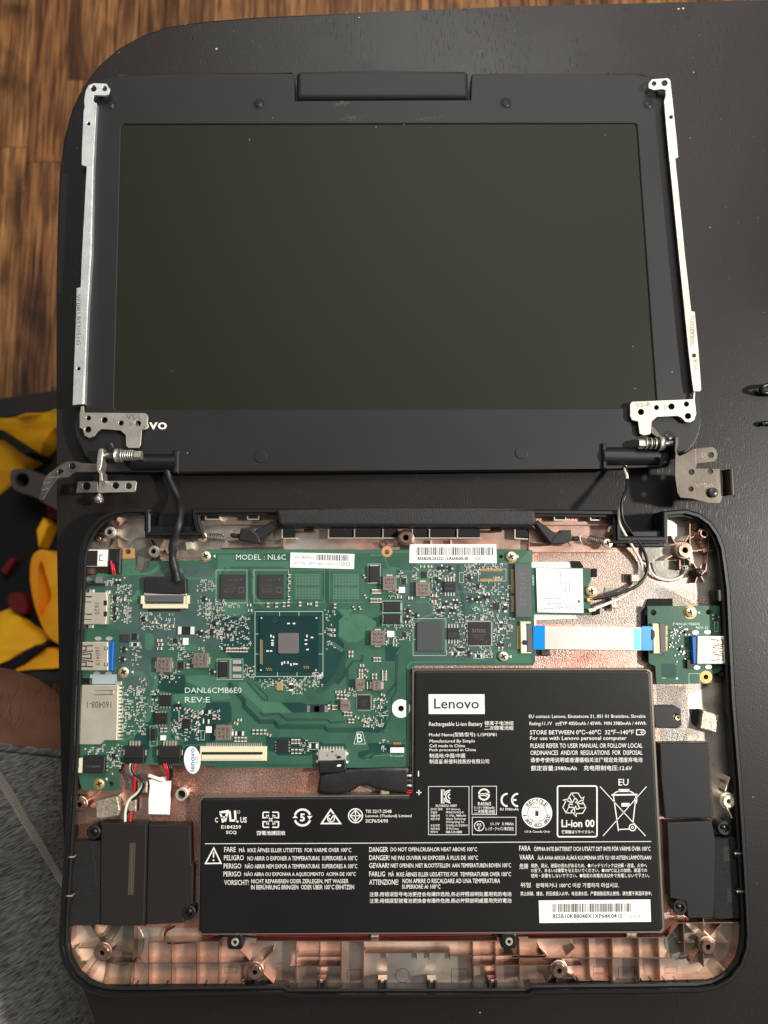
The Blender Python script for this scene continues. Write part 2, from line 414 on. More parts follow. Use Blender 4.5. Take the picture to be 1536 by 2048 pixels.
def copper_paint(name, spark, rough, silver_lo, silver_hi, c1_=(232, 190, 172), c2_=(212, 206, 194), gs=2200, metal=.97):
    m = bpy.data.materials.new(name); m.use_nodes = True; nt = m.node_tree; N = nt.nodes; L = nt.links
    b = N['Principled BSDF']; b.inputs['Metallic'].default_value = metal
    tc = N.new('ShaderNodeNewGeometry')
    def noise(s, d, dist=0):
        n = N.new('ShaderNodeTexNoise'); n.inputs['Scale'].default_value = s; n.inputs['Detail'].default_value = d; n.inputs['Distortion'].default_value = dist
        L.new(tc.outputs['Position'], n.inputs['Vector']); return n.outputs[0]
    def rng(src, a, b2, c, d):
        r = N.new('ShaderNodeMapRange'); r.inputs[1].default_value = a; r.inputs[2].default_value = b2; r.inputs[3].default_value = c; r.inputs[4].default_value = d
        L.new(src, r.inputs[0]); return r.outputs[0]
    mx = N.new('ShaderNodeMix'); mx.data_type = 'RGBA'; mx.inputs[6].default_value = lin(c1_); mx.inputs[7].default_value = lin(c2_)
    L.new(rng(noise(11, 3, .4), silver_lo, silver_hi, 0, 1), mx.inputs[0])
    m2 = N.new('ShaderNodeMix'); m2.data_type = 'RGBA'; m2.blend_type = 'MULTIPLY'; m2.inputs[7].default_value = lin((190, 166, 154))
    L.new(rng(noise(60, 5, 1), .5, .75, 0, .8), m2.inputs[0]); L.new(mx.outputs[2], m2.inputs[6])
    m3 = N.new('ShaderNodeMix'); m3.data_type = 'RGBA'; m3.blend_type = 'MULTIPLY'; m3.inputs[7].default_value = (.5, .47, .45, 1)
    L.new(rng(noise(gs * .75, 2), .42, .66, 0, min(1, spark * 1.2)), m3.inputs[0]); L.new(m2.outputs[2], m3.inputs[6]); L.new(m3.outputs[2], b.inputs['Base Color'])
    L.new(rng(noise(45, 4), .35, .65, rough - .06, rough + .1), b.inputs['Roughness'])
    bp = N.new('ShaderNodeBump'); bp.inputs['Strength'].default_value = spark; bp.inputs['Distance'].default_value = .0003
    L.new(noise(gs, 2), bp.inputs['Height']); L.new(bp.outputs[0], b.inputs['Normal'])
    return m
M['copper'] = copper_paint('copper_paint', .12, .36, .38, .56, (224, 178, 160), (224, 214, 200))
M['copper_grain'] = copper_paint('copper_grain_paint', .6, .44, .44, .60, (214, 160, 143), (196, 176, 164), 2100)
M['silver_grain'] = copper_paint('silver_grain_paint', .7, .5, .40, .56, (176, 152, 140), (164, 160, 154), 2100)
M['copper_front'] = copper_paint('copper_front_paint', .08, .36, .34, .52, (222, 184, 166), (216, 206, 192), 2200, .93)
def heather():
    m = bpy.data.materials.new('heather_knit'); m.use_nodes = True; nt = m.node_tree; N = nt.nodes; L = nt.links
    b = N['Principled BSDF']; b.inputs['Roughness'].default_value = .9
    tc = N.new('ShaderNodeNewGeometry'); mp = N.new('ShaderNodeMapping'); mp.vector_type = 'POINT'
    mp.inputs['Rotation'].default_value = (0, 0, R(-22)); mp.inputs['Scale'].default_value = (75, 1250, 300)
    mp0 = N.new('ShaderNodeMapping'); mp0.inputs['Rotation'].default_value = (0, 0, R(-22)); L.new(tc.outputs['Position'], mp0.inputs[0])
    mp.inputs['Rotation'].default_value = (0, 0, 0); L.new(mp0.outputs[0], mp.inputs[0])
    n = N.new('ShaderNodeTexNoise'); n.inputs['Scale'].default_value = 1; n.inputs['Detail'].default_value = 4; L.new(mp.outputs[0], n.inputs[0])
    r = N.new('ShaderNodeValToRGB'); e = r.color_ramp.elements; e[0].position = .3; e[0].color = lin((40, 38, 38)); e[1].position = .72; e[1].color = lin((140, 137, 132))
    L.new(n.outputs[0], r.inputs[0]); L.new(r.outputs[0], b.inputs['Base Color'])
    bp = N.new('ShaderNodeBump'); bp.inputs['Strength'].default_value = .4; bp.inputs['Distance'].default_value = .0006
    L.new(n.outputs[0], bp.inputs['Height']); L.new(bp.outputs[0], b.inputs['Normal']); return m
M['heather'] = heather()
mat('seam_thread', (150, 144, 134), .8); M['seam_thread'] = MATS['seam_thread']

# ------------------------------------------------------------------ floor (structure) of separate planks
FLOOR = -730
fl = bpy.data.objects.new('floor', None); COL.objects.link(fl); fl.location = (0, 0, FLOOR * .001); W[fl] = Vector((0, 0, FLOOR * .001))
fl['kind'] = 'structure'; fl['label'] = 'brown oak strip flooring of narrow varnished planks'; fl['category'] = 'floor'
rnd = random.Random(3); pw = .057; xs0 = P(138, 100, FLOOR).x
b = MB(); b.wbox((0, .1, 0), .95, 1.1, FLOOR - 14, FLOOR - 8); b.build('subfloor', 'gap_black', fl)
for i in range(-10, 24):
    y = -1.0 + rnd.uniform(-.5, 0); x = xs0 + (i - .5) * pw
    if abs(x) > .92: continue
    while y < 1.2:
        ln = rnd.uniform(.45, 1.0); b = MB()
        b.wbox((x, y + ln / 2), pw / 2 - .0003, ln / 2 - .0004, FLOOR - 8, FLOOR + rnd.uniform(-.25, 0), 0, .5)
        b.build('plank', 'oak_floor', fl); y += ln

# ------------------------------------------------------------------ table
tb = thing('table', 'dark espresso brown wooden table with rounded corner under the laptop', 'table', 900, 1100, FLOOR)
OUT = [(113, 800), (113, 560), (114, 430), (118, 345), (127, 275), (143, 218), (165, 172), (197, 130), (236, 96), (285, 69), (340, 51), (410, 41), (512, 33),
       (768, 23), (1024, 13), (1536, 0), (2000, -12), (2300, 0), (2400, 100), (2430, 400), (2450, 1800), (2400, 2300), (2200, 2480), (600, 2480), (420, 2420), (300, 2270),
       (232, 2150), (190, 2048), (167, 1985), (150, 1925), (138, 1855), (129, 1750), (124, 1600), (118, 1350), (114, 1100)]
plate('tabletop', OUT, -26, 0, 'espresso', tb, ch=1.2, segs=2)
for lx, ly in ((.0, .22), (.42, .22), (.42, -.3), (.0, -.3)):
    b = MB(); b.lathe((lx, ly), [(22, -26), (22, -40), (15, FLOOR + 2), (15, FLOOR)], 14); b.build('leg', 'espresso', tb, True)

# ------------------------------------------------------------------ backpack on the floor beside the table
bp_ = thing('backpack', 'black backpack with bright yellow panels lying on the wooden floor', 'backpack', 60, 1080, FLOOR)
Z1 = -655
plate('body', [(-150, 810), (0, 800), (130, 778), (240, 770), (250, 1375), (130, 1352), (60, 1368), (-150, 1376)], FLOOR, Z1 - 52, 'bag_black', bp_, ch=22, segs=4, smooth=True)
plate('binding', [(-150, 800), (-10, 796), (130, 776), (200, 772), (205, 815), (125, 822), (0, 838), (-150, 845)], FLOOR + 1, Z1 + 4, 'bag_binding', bp_, ch=4, segs=2)
plate('binding', [(-150, 1330), (-10, 1332), (60, 1342), (200, 1330), (205, 1356), (60, 1370), (-150, 1372)], FLOOR + 1, Z1 + 4, 'bag_binding', bp_, ch=4, segs=2)
for pts in ([(0, 839), (60, 832), (130, 823), (150, 835), (112, 852), (103, 853), (86, 872), (67, 893), (50, 901), (25, 880), (0, 861), (-40, 850)],
            [(-60, 850), (0, 874), (49, 908), (30, 925), (0, 946), (-60, 980)],
            [(-40, 1215), (0, 1227), (30, 1252), (74, 1281), (40, 1304), (0, 1327), (-60, 1345)],
            [(14, 1346), (40, 1318), (76, 1297), (140, 1305), (150, 1330), (50, 1340)]):
    yo = plate('yellow_panel', loop(pts), Z1 - 50, Z1 + 2.5, 'bag_yellow', bp_, ch=2.5, segs=3, smooth=True)
    up = sum(p[1] for p in pts) / len(pts) < 1000; ys = [v_.co.y for v_ in yo.data.vertices]; y_edge = max(ys) if up else min(ys)
    for v_ in yo.data.vertices: v_.co.z += .012 - abs(v_.co.y - y_edge) * .75 + .006 * math.sin(v_.co.x * 120 + v_.co.y * 60)
plate('yellow_panel', loop([(72, 1103), (90, 1100), (118, 1116), (160, 1130), (165, 1300), (116, 1288), (88, 1262), (66, 1202), (59, 1151), (62, 1118)]), Z1 - 60, Z1 + 10, 'bag_yellow', bp_,
      holes=[loop([(80, 1124), (92, 1150), (101, 1192), (92, 1215), (82, 1236), (76, 1205), (75, 1160)])], ch=3, segs=3, smooth=True)
plate('yellow_panel', [(72, 1060), (86, 1035), (96, 1050), (84, 1078), (76, 1095)], Z1 - 60, Z1 - 20, 'bag_yellow', bp_, ch=2)
plate('strap', loop([(20, 955), (24, 940), (45, 937), (75, 945), (112, 965), (150, 985), (150, 1030), (110, 1018), (70, 995), (40, 985), (24, 975)]), Z1 - 60, Z1 + 2, 'bag_strap', bp_, holes=[circ(44, 960, 14)], ch=3, segs=2)
plate('red_tag', loop([(16, 1192), (40, 1186), (54, 1212), (46, 1228), (20, 1218)]), Z1 - 60, Z1 - 30, 'red', bp_, ch=1.5)
plate('red_tag', [(90, 1010), (116, 1015), (116, 1040), (95, 1035)], Z1 - 60, Z1 - 34, 'red', bp_, ch=1.5)
plate('red_tag', [(0, 1140), (20, 1115), (30, 1120), (10, 1150)], Z1 - 60, Z1 - 34, 'red', bp_, ch=1.5)
plate('webbing', [(-40, 862), (0, 858), (62, 902), (50, 912), (0, 874), (-40, 880)], Z1 - 50, Z1 + 14, 'bag_black', bp_, ch=1.5)
plate('webbing', [(70, 1290), (84, 1292), (30, 1340), (0, 1350), (0, 1335)], Z1 - 50, Z1 + 14, 'bag_black', bp_, ch=1.5)

# ------------------------------------------------------------------ person: bent knee and thigh below the table edge
pe = thing('person', 'seated person with a bare knee in grey heather shorts beside the table', 'person', -90, 1540, FLOOR)
def limb(path, n=28, sub=6):                      # path: (point, rx, rz); one continuous surface
    q = smooth_path([p for p, _, _ in path], sub)
    ra = smooth_path([Vector((a, c, 0)) for _, a, c in path], sub)
    v = []; f = []
    for i, p in enumerate(q):
        t = (q[min(i + 1, len(q) - 1)] - q[max(i - 1, 0)]).normalized(); a = t.cross(Vector((0, 0, 1)))
        a = Vector((1, 0, 0)) - t * t.x; a.normalize(); c = a.cross(t)
        for j in range(n):
            g = 2 * math.pi * j / n; v.append(p + a * ra[i].x * math.cos(g) + c * ra[i].y * math.sin(g))
    for i in range(len(q) - 1):
        for j in range(n): f.append([i * n + j, i * n + (j + 1) % n, (i + 1) * n + (j + 1) % n, (i + 1) * n + j])
    f += [list(range(n)), [(len(q) - 1) * n + j for j in range(n)][::-1]]
    return v, f
K = P(-112, 1548, -95); THI = P(-40, 2300, -150)
hip = THI + Vector((.02, -.22, -.02))
leg_path = [(hip, .09, .09), (THI, .082, .08), (K + (THI - K) * .35, .072, .07), (K + Vector((.0, -.035, -.004)), .067, .064), (K + Vector((0, .002, -.02)), .066, .058),
            (P(-158, 1580, -170), .056, .056), (P(-185, 1610, -290), .058, .06), (P(-185, 1620, -480), .044, .046), (P(-185, 1620, -630), .034, .04),
            (P(-190, 1600, -695), .036, .03), (P(-195, 1480, -708), .04, .02), (P(-195, 1430, -714), .03, .012)]
v, f = limb(leg_path); mk('body', v, f, 'skin', pe, True)
# hair on the skin near the knee: fine dark strands
b = MB(); rnd = random.Random(5)
for i in range(500):
    a = rnd.uniform(-.2, 2.6); u = rnd.uniform(-.03, .03); c0 = K + Vector((0, u, -.012))
    n = Vector((math.cos(a), .3 if u > .01 else 0, math.sin(a))).normalized(); p = c0 + n * .0625
    t = Vector((rnd.uniform(-.5, .5), 1, rnd.uniform(-.5, .2))).normalized()
    b.tube([p - n * .002, p + n * .002 + t * .004, p + n * .003 + t * .009], .00007, 3, 0, False, 1)
mat('hair', (58, 40, 30), .6); M['hair'] = MATS['hair']
b.build('body_hair', 'hair', pe, kind='stuff')
hem = K + Vector((.006, .014, -.006))
sh_path = [(hip, .101, .101), (THI, .094, .091), (K + (THI - K) * .5, .086, .082), (K + (THI - K) * .22, .080, .076), (K + Vector((.004, -.012, 0)), .0745, .070), (hem, .0725, .0685)]
v, f = limb(sh_path, 72, 14)
f = f[:-1]                                        # open at the hem
import mathutils
nv = []
for i, p in enumerate(v):
    w = mathutils.noise.noise(p * 22) * .0035 + mathutils.noise.noise(p * Vector((30, 9, 30)) + Vector((3, 1, 7))) * .003
    c = Vector((K.x + (THI.x - K.x) * .5, p.y, p.z - .06)); d = (p - c).normalized(); nv.append(p + d * w)
sh = mk('shorts', nv, f, 'heather', pe, True)
rib = MB(); rib.tube([nv[(len(nv) // 72 - 1) * 72 + j] for j in list(range(0, 72, 2)) + [0]], .0022, 8, 0, False, 2)
rib.build('hem', 'heather', sh, True)
# overlocked seam running over the thigh
from mathutils.bvhtree import BVHTree
bvh = BVHTree.FromPolygons(nv, f)
seam = MB(); path = [(-8, 1548), (20, 1590), (48, 1640), (75, 1685), (100, 1728), (126, 1772), (150, 1815)]
cp = Vector((0, 0, CAM_H)); pts = []
fine = smooth_path([Vector((x, y, 0)) for x, y in path], 12)
for q in fine:
    d = (P(q.x, q.y, -50) - cp).normalized(); h = bvh.ray_cast(cp, d)
    if h[0] is not None: pts.append(h[0])
if len(pts) > 4:
    tot = sum((b2 - a2).length for a2, b2 in zip(pts, pts[1:])); nn = int(tot / .0026); pts = smooth_path(pts, 4)
    for ph, amp in ((0, .0034), (math.pi, .0034), (.8, .0012)):
        zz = []
        for i in range(nn * 8):
            u = i / (nn * 8) * (len(pts) - 2); j = int(u); p = pts[j].lerp(pts[j + 1], u - j); t = (pts[j + 1] - pts[j]).normalized(); s_ = t.cross(Vector((0, 0, 1))).normalized()
            g = 2 * math.pi * i / 8 + ph; zz.append(p + s_ * amp * math.sin(g) + t * .0008 * math.cos(2 * g) + Vector((0, 0, .0010)))
        seam.tube(zz, .00034, 5, 0, False, 1)
    seam.build('seam', 'seam_thread', sh, kind='stuff')
# ------------------------------------------------------------------ laptop lid with the display
lid = thing('laptop_display', 'open black laptop lid with a blank dark grey screen', 'laptop lid', 770, 540, 0)
LZ = 7.0
lid_out = [(172, 240), (174, 205), (182, 178), (200, 159), (232, 150), (420, 147), (587, 146), (589, 152), (590, 201), (941, 199), (943, 150), (946, 147), (1120, 147), (1272, 148), (1298, 153), (1318, 166), (1330, 186), (1337, 225),
           (1360, 430), (1381, 620), (1396, 760), (1403, 825), (1399, 862), (1382, 894), (1352, 914), (1326, 922), (1324, 934), (1216, 937), (1000, 939), (700, 941), (357, 943), (215, 944), (192, 934), (170, 912), (157, 882), (152, 850), (152, 810), (160, 560)]
hole = [(247, 248), (1269, 246), (1274, 250), (1314, 811), (1310, 816), (232, 820), (228, 815), (242, 253)]
plate('bezel', lid_out, 3.4, LZ, 'lid_plastic', lid, holes=[hole], ch=.5, segs=2)
bm_out = [(x + (6 if x < 700 else -6) * -.3, y) for x, y in lid_out]
plate('back_cover', [(x, y) for x, y in lid_out], 0, 3.2, 'case_black', lid, ch=.4)
plate('screen', [(236, 240), (1282, 240), (1322, 824), (220, 828)], 3.5, LZ - .7, 'screen', lid)
# curved flap in the handle bay
fb = plate('bay_flap', [(593, 196), (593, 146), (598, 141), (760, 140), (930, 140), (936, 145), (937, 195)], 2.5, LZ + .6, 'lid_plastic', lid, ch=2.2, segs=5, smooth=False)
# bottom edge of the bezel: rolled lip
b = MB(); b.tube([P(357, 941, 4.6), P(700, 939, 4.6), P(1214, 934, 4.6)], .0019, 12, 0, True, 4); b.build('lower_lip', 'case_black', lid, True)
# groove line round the rear cover
tube('edge_trim', [(154, 830, 5.6), (153, 858, 5.6), (161, 888, 5.6), (176, 912, 5.6), (198, 930, 5.6)], .8, 'case_black', lid)
tube('edge_trim', [(1392, 790, 5.6), (1399, 835, 5.6), (1395, 866, 5.6), (1381, 893, 5.6), (1361, 908, 5.6), (1340, 918, 5.6)], .8, 'case_black', lid)
tube('edge_trim', [(1215, 148, 6.4), (1272, 149, 6.4), (1296, 154, 6.4), (1312, 163, 6.4)], .45, 'case_black', lid)
tube('edge_trim', [(236, 151, 6.6), (420, 148, 6.6), (585, 147, 6.6)], .4, 'lid_plastic', lid)
# hinge barrel covers
def barrel_cover(x0, x1, y0, y1, cut):
    a, c = P(x0, y0, 9), P(x1, y1, 9); n = 14; v = []; f = []
    xl, xr = a.x, c.x
    for x in (xl, xr):
        for i in range(n + 1):
            t = i / n; g = math.pi * t
            yy = a.y + (c.y - a.y) * t; v.append((x, yy, .0045 + .0052 * math.sin(g) ** .6))
    for i in range(n): f.append([i, i + 1, n + 2 + i, n + 1 + i])
    f += [list(range(n + 1)), list(range(n + 1, 2 * n + 2))[::-1]]
    o = mk('hinge_cover', v, f, 'case_black', lid)
    return o
barrel_cover(262, 350, 902, 944, 0); barrel_cover(1208, 1322, 888, 934, 1)
box('hinge_cover_end', 346, 900, 357, 946, 2, 8.6, 'soft_black', lid, .6)
box('hinge_cover_end', 1205, 886, 1214, 938, 2, 8.6, 'soft_black', lid, .6)
for x, y, r in ((220, 211, 9.5), (517, 208, 9.5), (1011, 206, 9.5), (1297, 208, 9.5), (219, 892, 10), (1337, 874, 10)):
    rr = (r + 2) * mmpx(x, y, LZ) * 1000
    lathe('screw_well', x, y, [(rr + .25, LZ + .03), (rr, LZ + .06), (rr - .1, LZ + .02)], 'gap_black', lid, 22)
    lathe('well_floor', x, y, [(rr - .1, LZ + .012), (0.001, LZ + .013)], 'gap_black', lid, 22)
    screw(x, y, LZ + .2, r - 1.5, 'screw_black', lid, 'gap_black', rot=.35 if x < 600 else .1)
for x, y in ((521, 913), (1043, 905)):
    lathe('rubber_dot', x, y, [(2.95, LZ - .1), (2.95, LZ + .25), (2.75, LZ + .32), (.001, LZ + .32)], 'lid_plastic', lid, 26, False)
T('Lenovo', 228, 838, 334, 859, LZ + .04, 'white_ink', lid, bold=.015)
# scuffs: pale rubbed dust near the handle bay
mat('scuff', (96, 92, 88), .8); M['scuff'] = MATS['scuff']
rnd = random.Random(11); k = Ink(LZ + .03)
for cx, cy, sx, sy, n in ((685, 207, 16, 4, 90), (700, 236, 22, 5, 60), (850, 237, 30, 3, 30)):
    for i in range(n):
        x = rnd.gauss(cx, sx * .5); y = rnd.gauss(cy, sy * .55) - (x - cx) * .12; l = rnd.uniform(1, 3.5)
        k.line([(x, y), (x + l, y - l * .3)], rnd.uniform(.35, .9))
k.go('scuff', lid, 'scuff', 'stuff')

# ------------------------------------------------------------------ hinges lying over the bezel
def rail_side(name, pts, z0, z1, m, parent):       # upright flange under a rail's inner edge
    v = []; f = []; th = .0008
    for x, y in pts:
        p = P(x, y, z1); v += [(p.x, p.y, z1 * .001), (p.x, p.y, z0 * .001), (p.x + th, p.y, z0 * .001), (p.x + th, p.y, z1 * .001)]
    for i in range(len(pts) - 1):
        for j in range(4): f.append([4 * i + j, 4 * i + (j + 1) % 4, 4 * i + 4 + (j + 1) % 4, 4 * i + 4 + j])
    f += [[0, 1, 2, 3], [4 * len(pts) - 1 - j for j in range(4)]]
    return mk(name, v, f, m, parent)
hl = thing('hinge_assembly', 'steel display hinge with curved grey arm sticking out over the table edge', 'hinge', 165, 840, 7.2, 'loose hinges laid along the lid')
RZ = 10.6
plate('rail', [(171, 182), (177, 170), (187, 166), (213, 167), (220, 178), (217, 188), (210, 191), (188, 190), (186, 200), (191, 206), (190, 222), (184, 330), (182, 420), (180, 512), (173, 620), (169, 720), (166, 808), (145, 810), (148, 740), (152, 640), (153, 576), (161, 574), (164, 512), (169, 420), (173, 333), (163, 330), (164, 300), (167, 222), (169, 214), (168, 200)],
      RZ - .9, RZ, 'zinc', hl, holes=[circ(187, 177, 6), circ(209, 177, 5), circ(177, 247, 3.6), circ(157, 737, 3.6)], ch=.15)
rail_side('rail_flange', [(190, 206), (189, 222), (183.5, 330), (181.5, 420), (179.5, 512), (172.5, 620), (168.5, 720), (165.5, 808)], 7.1, RZ - .92, 'zinc', hl)
T('VFBKLBS3051G', 153, 588, 161, 690, RZ + .02, 'dark_steel', hl, rot=90)
plate('hinge_leaf', [(159, 828), (162, 812), (167, 812), (168, 825), (290, 826), (295, 830), (296, 836), (294, 850), (283, 862), (281, 890), (277, 896), (256, 896), (252, 891), (251, 870), (241, 861), (202, 858), (194, 864), (188, 872), (178, 876), (169, 871), (165, 858), (159, 855)],
      8.6, 9.6, 'steel', hl, holes=[circ(177, 836, 4.8), circ(209, 840, 6), circ(242, 846, 5), circ(276, 847, 6), circ(176, 859, 6.3)], ch=.15)
T('VS-L', 253, 830, 284, 839, 9.62, 'dark_steel', hl)
k = Ink(9.62); k.line([(259, 844), (259, 852), (266, 848)], .9, True); k.line([(227, 838), (227, 846)], .8); k.go('dark_steel', hl)
axle('hinge_pin', 206, 236, 911, 11, 1.5, 'dark_steel', hl)
axle('flange_washer', 232, 244, 911, 11, 3.2, 'steel', hl)
for i in range(6): axle('washer', 244 + i * 4.4, 247.4 + i * 4.4, 911, 11, 2.6 - .12 * (i % 2), 'steel', hl)
axle('nut', 270, 284, 911, 11, 2.1, 'steel', hl, 6, True)
plate('upright', [(196, 902), (199, 897), (205, 897), (206, 905), (203, 930), (200, 940), (204, 946), (205, 962), (198, 962), (198, 948), (193, 940), (194, 925)], 6.5, 13, 'steel', hl, ch=.3)
plate('curved_arm', [(195, 927), (165, 926), (147, 922), (133, 923), (115, 933), (97, 947), (89, 956), (82, 980), (78, 997), (81, 1001), (87, 999), (92, 990), (100, 977), (108, 966), (115, 958), (126, 955), (135, 955), (144, 949), (152, 944), (195, 944)],
      9, 10, 'dark_steel', hl, holes=[circ(145, 932, 6.5), circ(121, 944, 6)], ch=.15)
k = Ink(10.02); k.line([(88, 966), (101, 965)], .9); k.line([(88, 962), (88, 970)], .8); k.line([(84, 980), (97, 977)], .9); k.line([(97, 955), (116, 954), (128, 944)], .7); k.go('steel', hl)
plate('strap_plate', [(155, 963), (195, 962), (196, 985), (152, 986), (152, 983)], 8, 9, 'dark_steel', hl, holes=[circ(173, 972, 8)], ch=.15)
plate('strap_plate', [(198, 962), (271, 961.5), (273, 965), (271, 981), (268, 984), (196, 985.5)], 8, 9, 'steel', hl, holes=[circ(231, 971, 7), circ(257, 972, 6.3)], ch=.15)
plate('upright_foot', [(196, 986), (199, 986), (203, 996), (201, 1004), (195, 1006), (189, 1003), (187, 996)], 6, 9, 'steel', hl, ch=.5)
lathe('stub_screw', 195, 997, [(1.4, 9), (1.4, 9.8), (.8, 10.2), (.001, 10.2)], 'steel', hl, 12)

hr = thing('hinge_assembly', 'steel display hinge ending in a brownish bracket with a slotted loop clip', 'hinge', 1385, 830, 7.2, 'loose hinges laid along the lid')
plate('rail', [(1297, 167), (1304, 158), (1336, 156), (1341, 160), (1346, 210), (1352, 267), (1357, 314), (1351, 317), (1361, 420), (1370, 512), (1380, 600), (1383, 622), (1390, 623), (1397, 700), (1403, 779), (1400, 783), (1387, 783), (1384, 760), (1377, 700), (1371, 640), (1367, 600), (1358, 512), (1344, 370), (1334, 270), (1328, 202), (1331, 192), (1331, 180), (1324, 178), (1307, 180), (1297, 176)],
      RZ - .9, RZ, 'steel', hr, holes=[circ(1308, 167, 4.6), circ(1329, 166, 6), circ(1342, 234, 3.6), circ(1388, 711, 3.6)], ch=.15)
rail_side('rail_flange', [(1328.5, 203), (1334.5, 270), (1344.5, 370), (1358.5, 512), (1367.5, 600), (1371.5, 640), (1377.5, 700), (1386, 780)], 7.1, RZ - .92, 'dark_steel', hr)
T('FBNL6015010', 1380, 632, 1389, 692, RZ + .02, 'dark_steel', hr, rot=270)
T('VS R', 1387, 718, 1395, 740, RZ + .02, 'dark_steel', hr, rot=270)
plate('hinge_leaf', [(1260, 808), (1264, 803), (1386, 798), (1387, 784), (1391, 784), (1390, 800), (1393, 827), (1389, 840), (1381, 845), (1371, 844), (1362, 835), (1354, 832), (1314, 834), (1304, 843), (1302, 866), (1299, 869), (1287, 871), (1279, 867), (1276, 843), (1264, 840), (1260, 832)],
      8.6, 9.6, 'steel', hr, holes=[circ(1282, 824, 6), circ(1313, 815, 4.7), circ(1343, 813, 6), circ(1373, 808, 5), circ(1376, 832, 6)], ch=.15)
T('VS-R', 1270, 805.5, 1302, 814, 9.62, 'dark_steel', hr, slope=-.02)
k = Ink(9.62); k.line([(1300, 819), (1300, 827), (1292, 823)], .9, True); k.line([(1329, 810), (1329, 819), (1336, 814)], .9, True); k.go('dark_steel', hr)
plate('leaf_gusset', [(1302, 852), (1307, 853), (1325, 874), (1325, 890), (1318, 890), (1316, 876), (1302, 866)], 7.6, 9.5, 'brown_steel', hr, ch=.2)
axle('hinge_pin', 1318, 1354, 887, 11, 1.6, 'dark_steel', hr)
axle('flange_washer', 1317, 1327, 887, 11, 3.3, 'steel', hr)
for i in range(6): axle('washer', 1290 + i * 4.6, 1293.5 + i * 4.6, 887, 11, 2.7 - .12 * (i % 2), 'brown_steel' if i % 2 else 'steel', hr)
axle('nut', 1276, 1290, 888, 11, 2.3, 'steel', hr, 6, True)
plate('upright', [(1350, 875), (1353, 872), (1358, 874), (1358, 890), (1354, 899), (1357, 914), (1352, 914), (1349, 900), (1350, 889)], 7.5, 14.5, 'brown_steel', hr, ch=.3)
BZ = 16.5
plate('bracket', [(1351, 908), (1360, 912), (1372, 907), (1384, 899), (1392, 897), (1424, 894), (1431, 898), (1435, 906), (1434, 917), (1429, 923), (1394, 927), (1392, 937), (1439, 938), (1444, 944), (1446, 960), (1446, 990), (1440, 1006), (1417, 1006), (1384, 997), (1361, 995), (1355, 985), (1350, 950)],
      BZ - 1, BZ, 'brown_steel', hr, holes=[circ(1422, 910, 6), circ(1383, 944, 6), circ(1421, 943, 5.4), circ(1382, 978, 5.4)], ch=.15)
T('VS-R', 1388, 966, 1428, 974, BZ + .02, 'dark_steel', hr, rot=180)
k = Ink(BZ + .02); k.line([(1404, 905), (1404, 914), (1413, 910)], .9, True); k.line([(1391, 898), (1392, 927)], 1.4); k.go('dark_steel', hr)
screw(1427, 985, BZ + 1.2, 10, 'screw_black', hr, name='mount_screw')
# slotted loop clip: curved strip
n = 10; v = []; f = []
a, c = P(1444, 940, BZ), P(1477, 992, BZ); w_ = c.x - a.x
sl0, sl1 = .28, .78
for i in range(n + 1):
    t = i / n; x = a.x + w_ * t; z = BZ * .001 + .0035 * math.sin(math.pi * min(1, t * 1.25)) - .004 * max(0, t - .75) / .25 - (.003 * (1 - t * 4) if t < .25 else 0)
    for fr in (0, .2, .8, 1): v += [(x, a.y + (c.y - a.y) * fr, z), (x, a.y + (c.y - a.y) * fr, z - .0008)]
for i in range(n):
    for j in range(3):
        if j == 1 and 6 <= i <= 8: continue
        o = i * 8 + j * 2; f += [[o, o + 2, o + 10, o + 8], [o + 1, o + 9, o + 11, o + 3]]
    o = i * 8; f += [[o, o + 8, o + 9, o + 1], [o + 6, o + 7, o + 15, o + 14]]
mk('loop_clip', v, f, 'brown_steel', hr)
# ------------------------------------------------------------------ laptop base, opened from below
base = thing('laptop_chassis', 'open black laptop base lined with copper shielding paint, bottom cover removed', 'laptop base', 810, 1500, 0)
RIM = 15.0; PAN = 5.0
O = [(153, 1190), (155, 1120), (158, 1100), (165, 1078), (178, 1055), (196, 1035), (218, 1022), (245, 1016), (288, 1015), (297, 1018), (300, 1028), (300, 1062), (390, 1062), (385, 1045), (382, 1017), (552, 1016), (810, 1017), (1072, 1018), (1242, 1020), (1244, 1072),
     (1326, 1072), (1326, 1022), (1372, 1018), (1400, 1026), (1424, 1043), (1441, 1068), (1451, 1095), (1456, 1130), (1462, 1175), (1473, 1400), (1486, 1560), (1499, 1770), (1504, 1870), (1502, 1900), (1490, 1935),
     (1466, 1965), (1436, 1981), (1400, 1987), (1300, 1989), (1070, 1991), (1058, 1998), (575, 1999), (563, 1993), (240, 1996), (205, 1994), (172, 1984), (142, 1961), (124, 1930), (116, 1895), (117, 1860), (122, 1780), (130, 1650), (138, 1520), (146, 1303)]
OW = [P(x, y, RIM) for x, y in O]
def inset(poly, d):
    n = len(poly); out = []
    for i in range(n):
        a, p, c = poly[i - 1], poly[i], poly[(i + 1) % n]
        d1 = (p - a).to_2d().normalized(); d2 = (c - p).to_2d().normalized()
        n1 = Vector((d1.y, -d1.x)); n2 = Vector((d2.y, -d2.x)); nn = (n1 + n2).normalized()
        k = d / max(.45, nn.dot(n1)); out.append(Vector((p.x + nn.x * k, p.y + nn.y * k, p.z)))
    return out
IW = inset(OW, .0019)
LW = inset(OW, .0007)
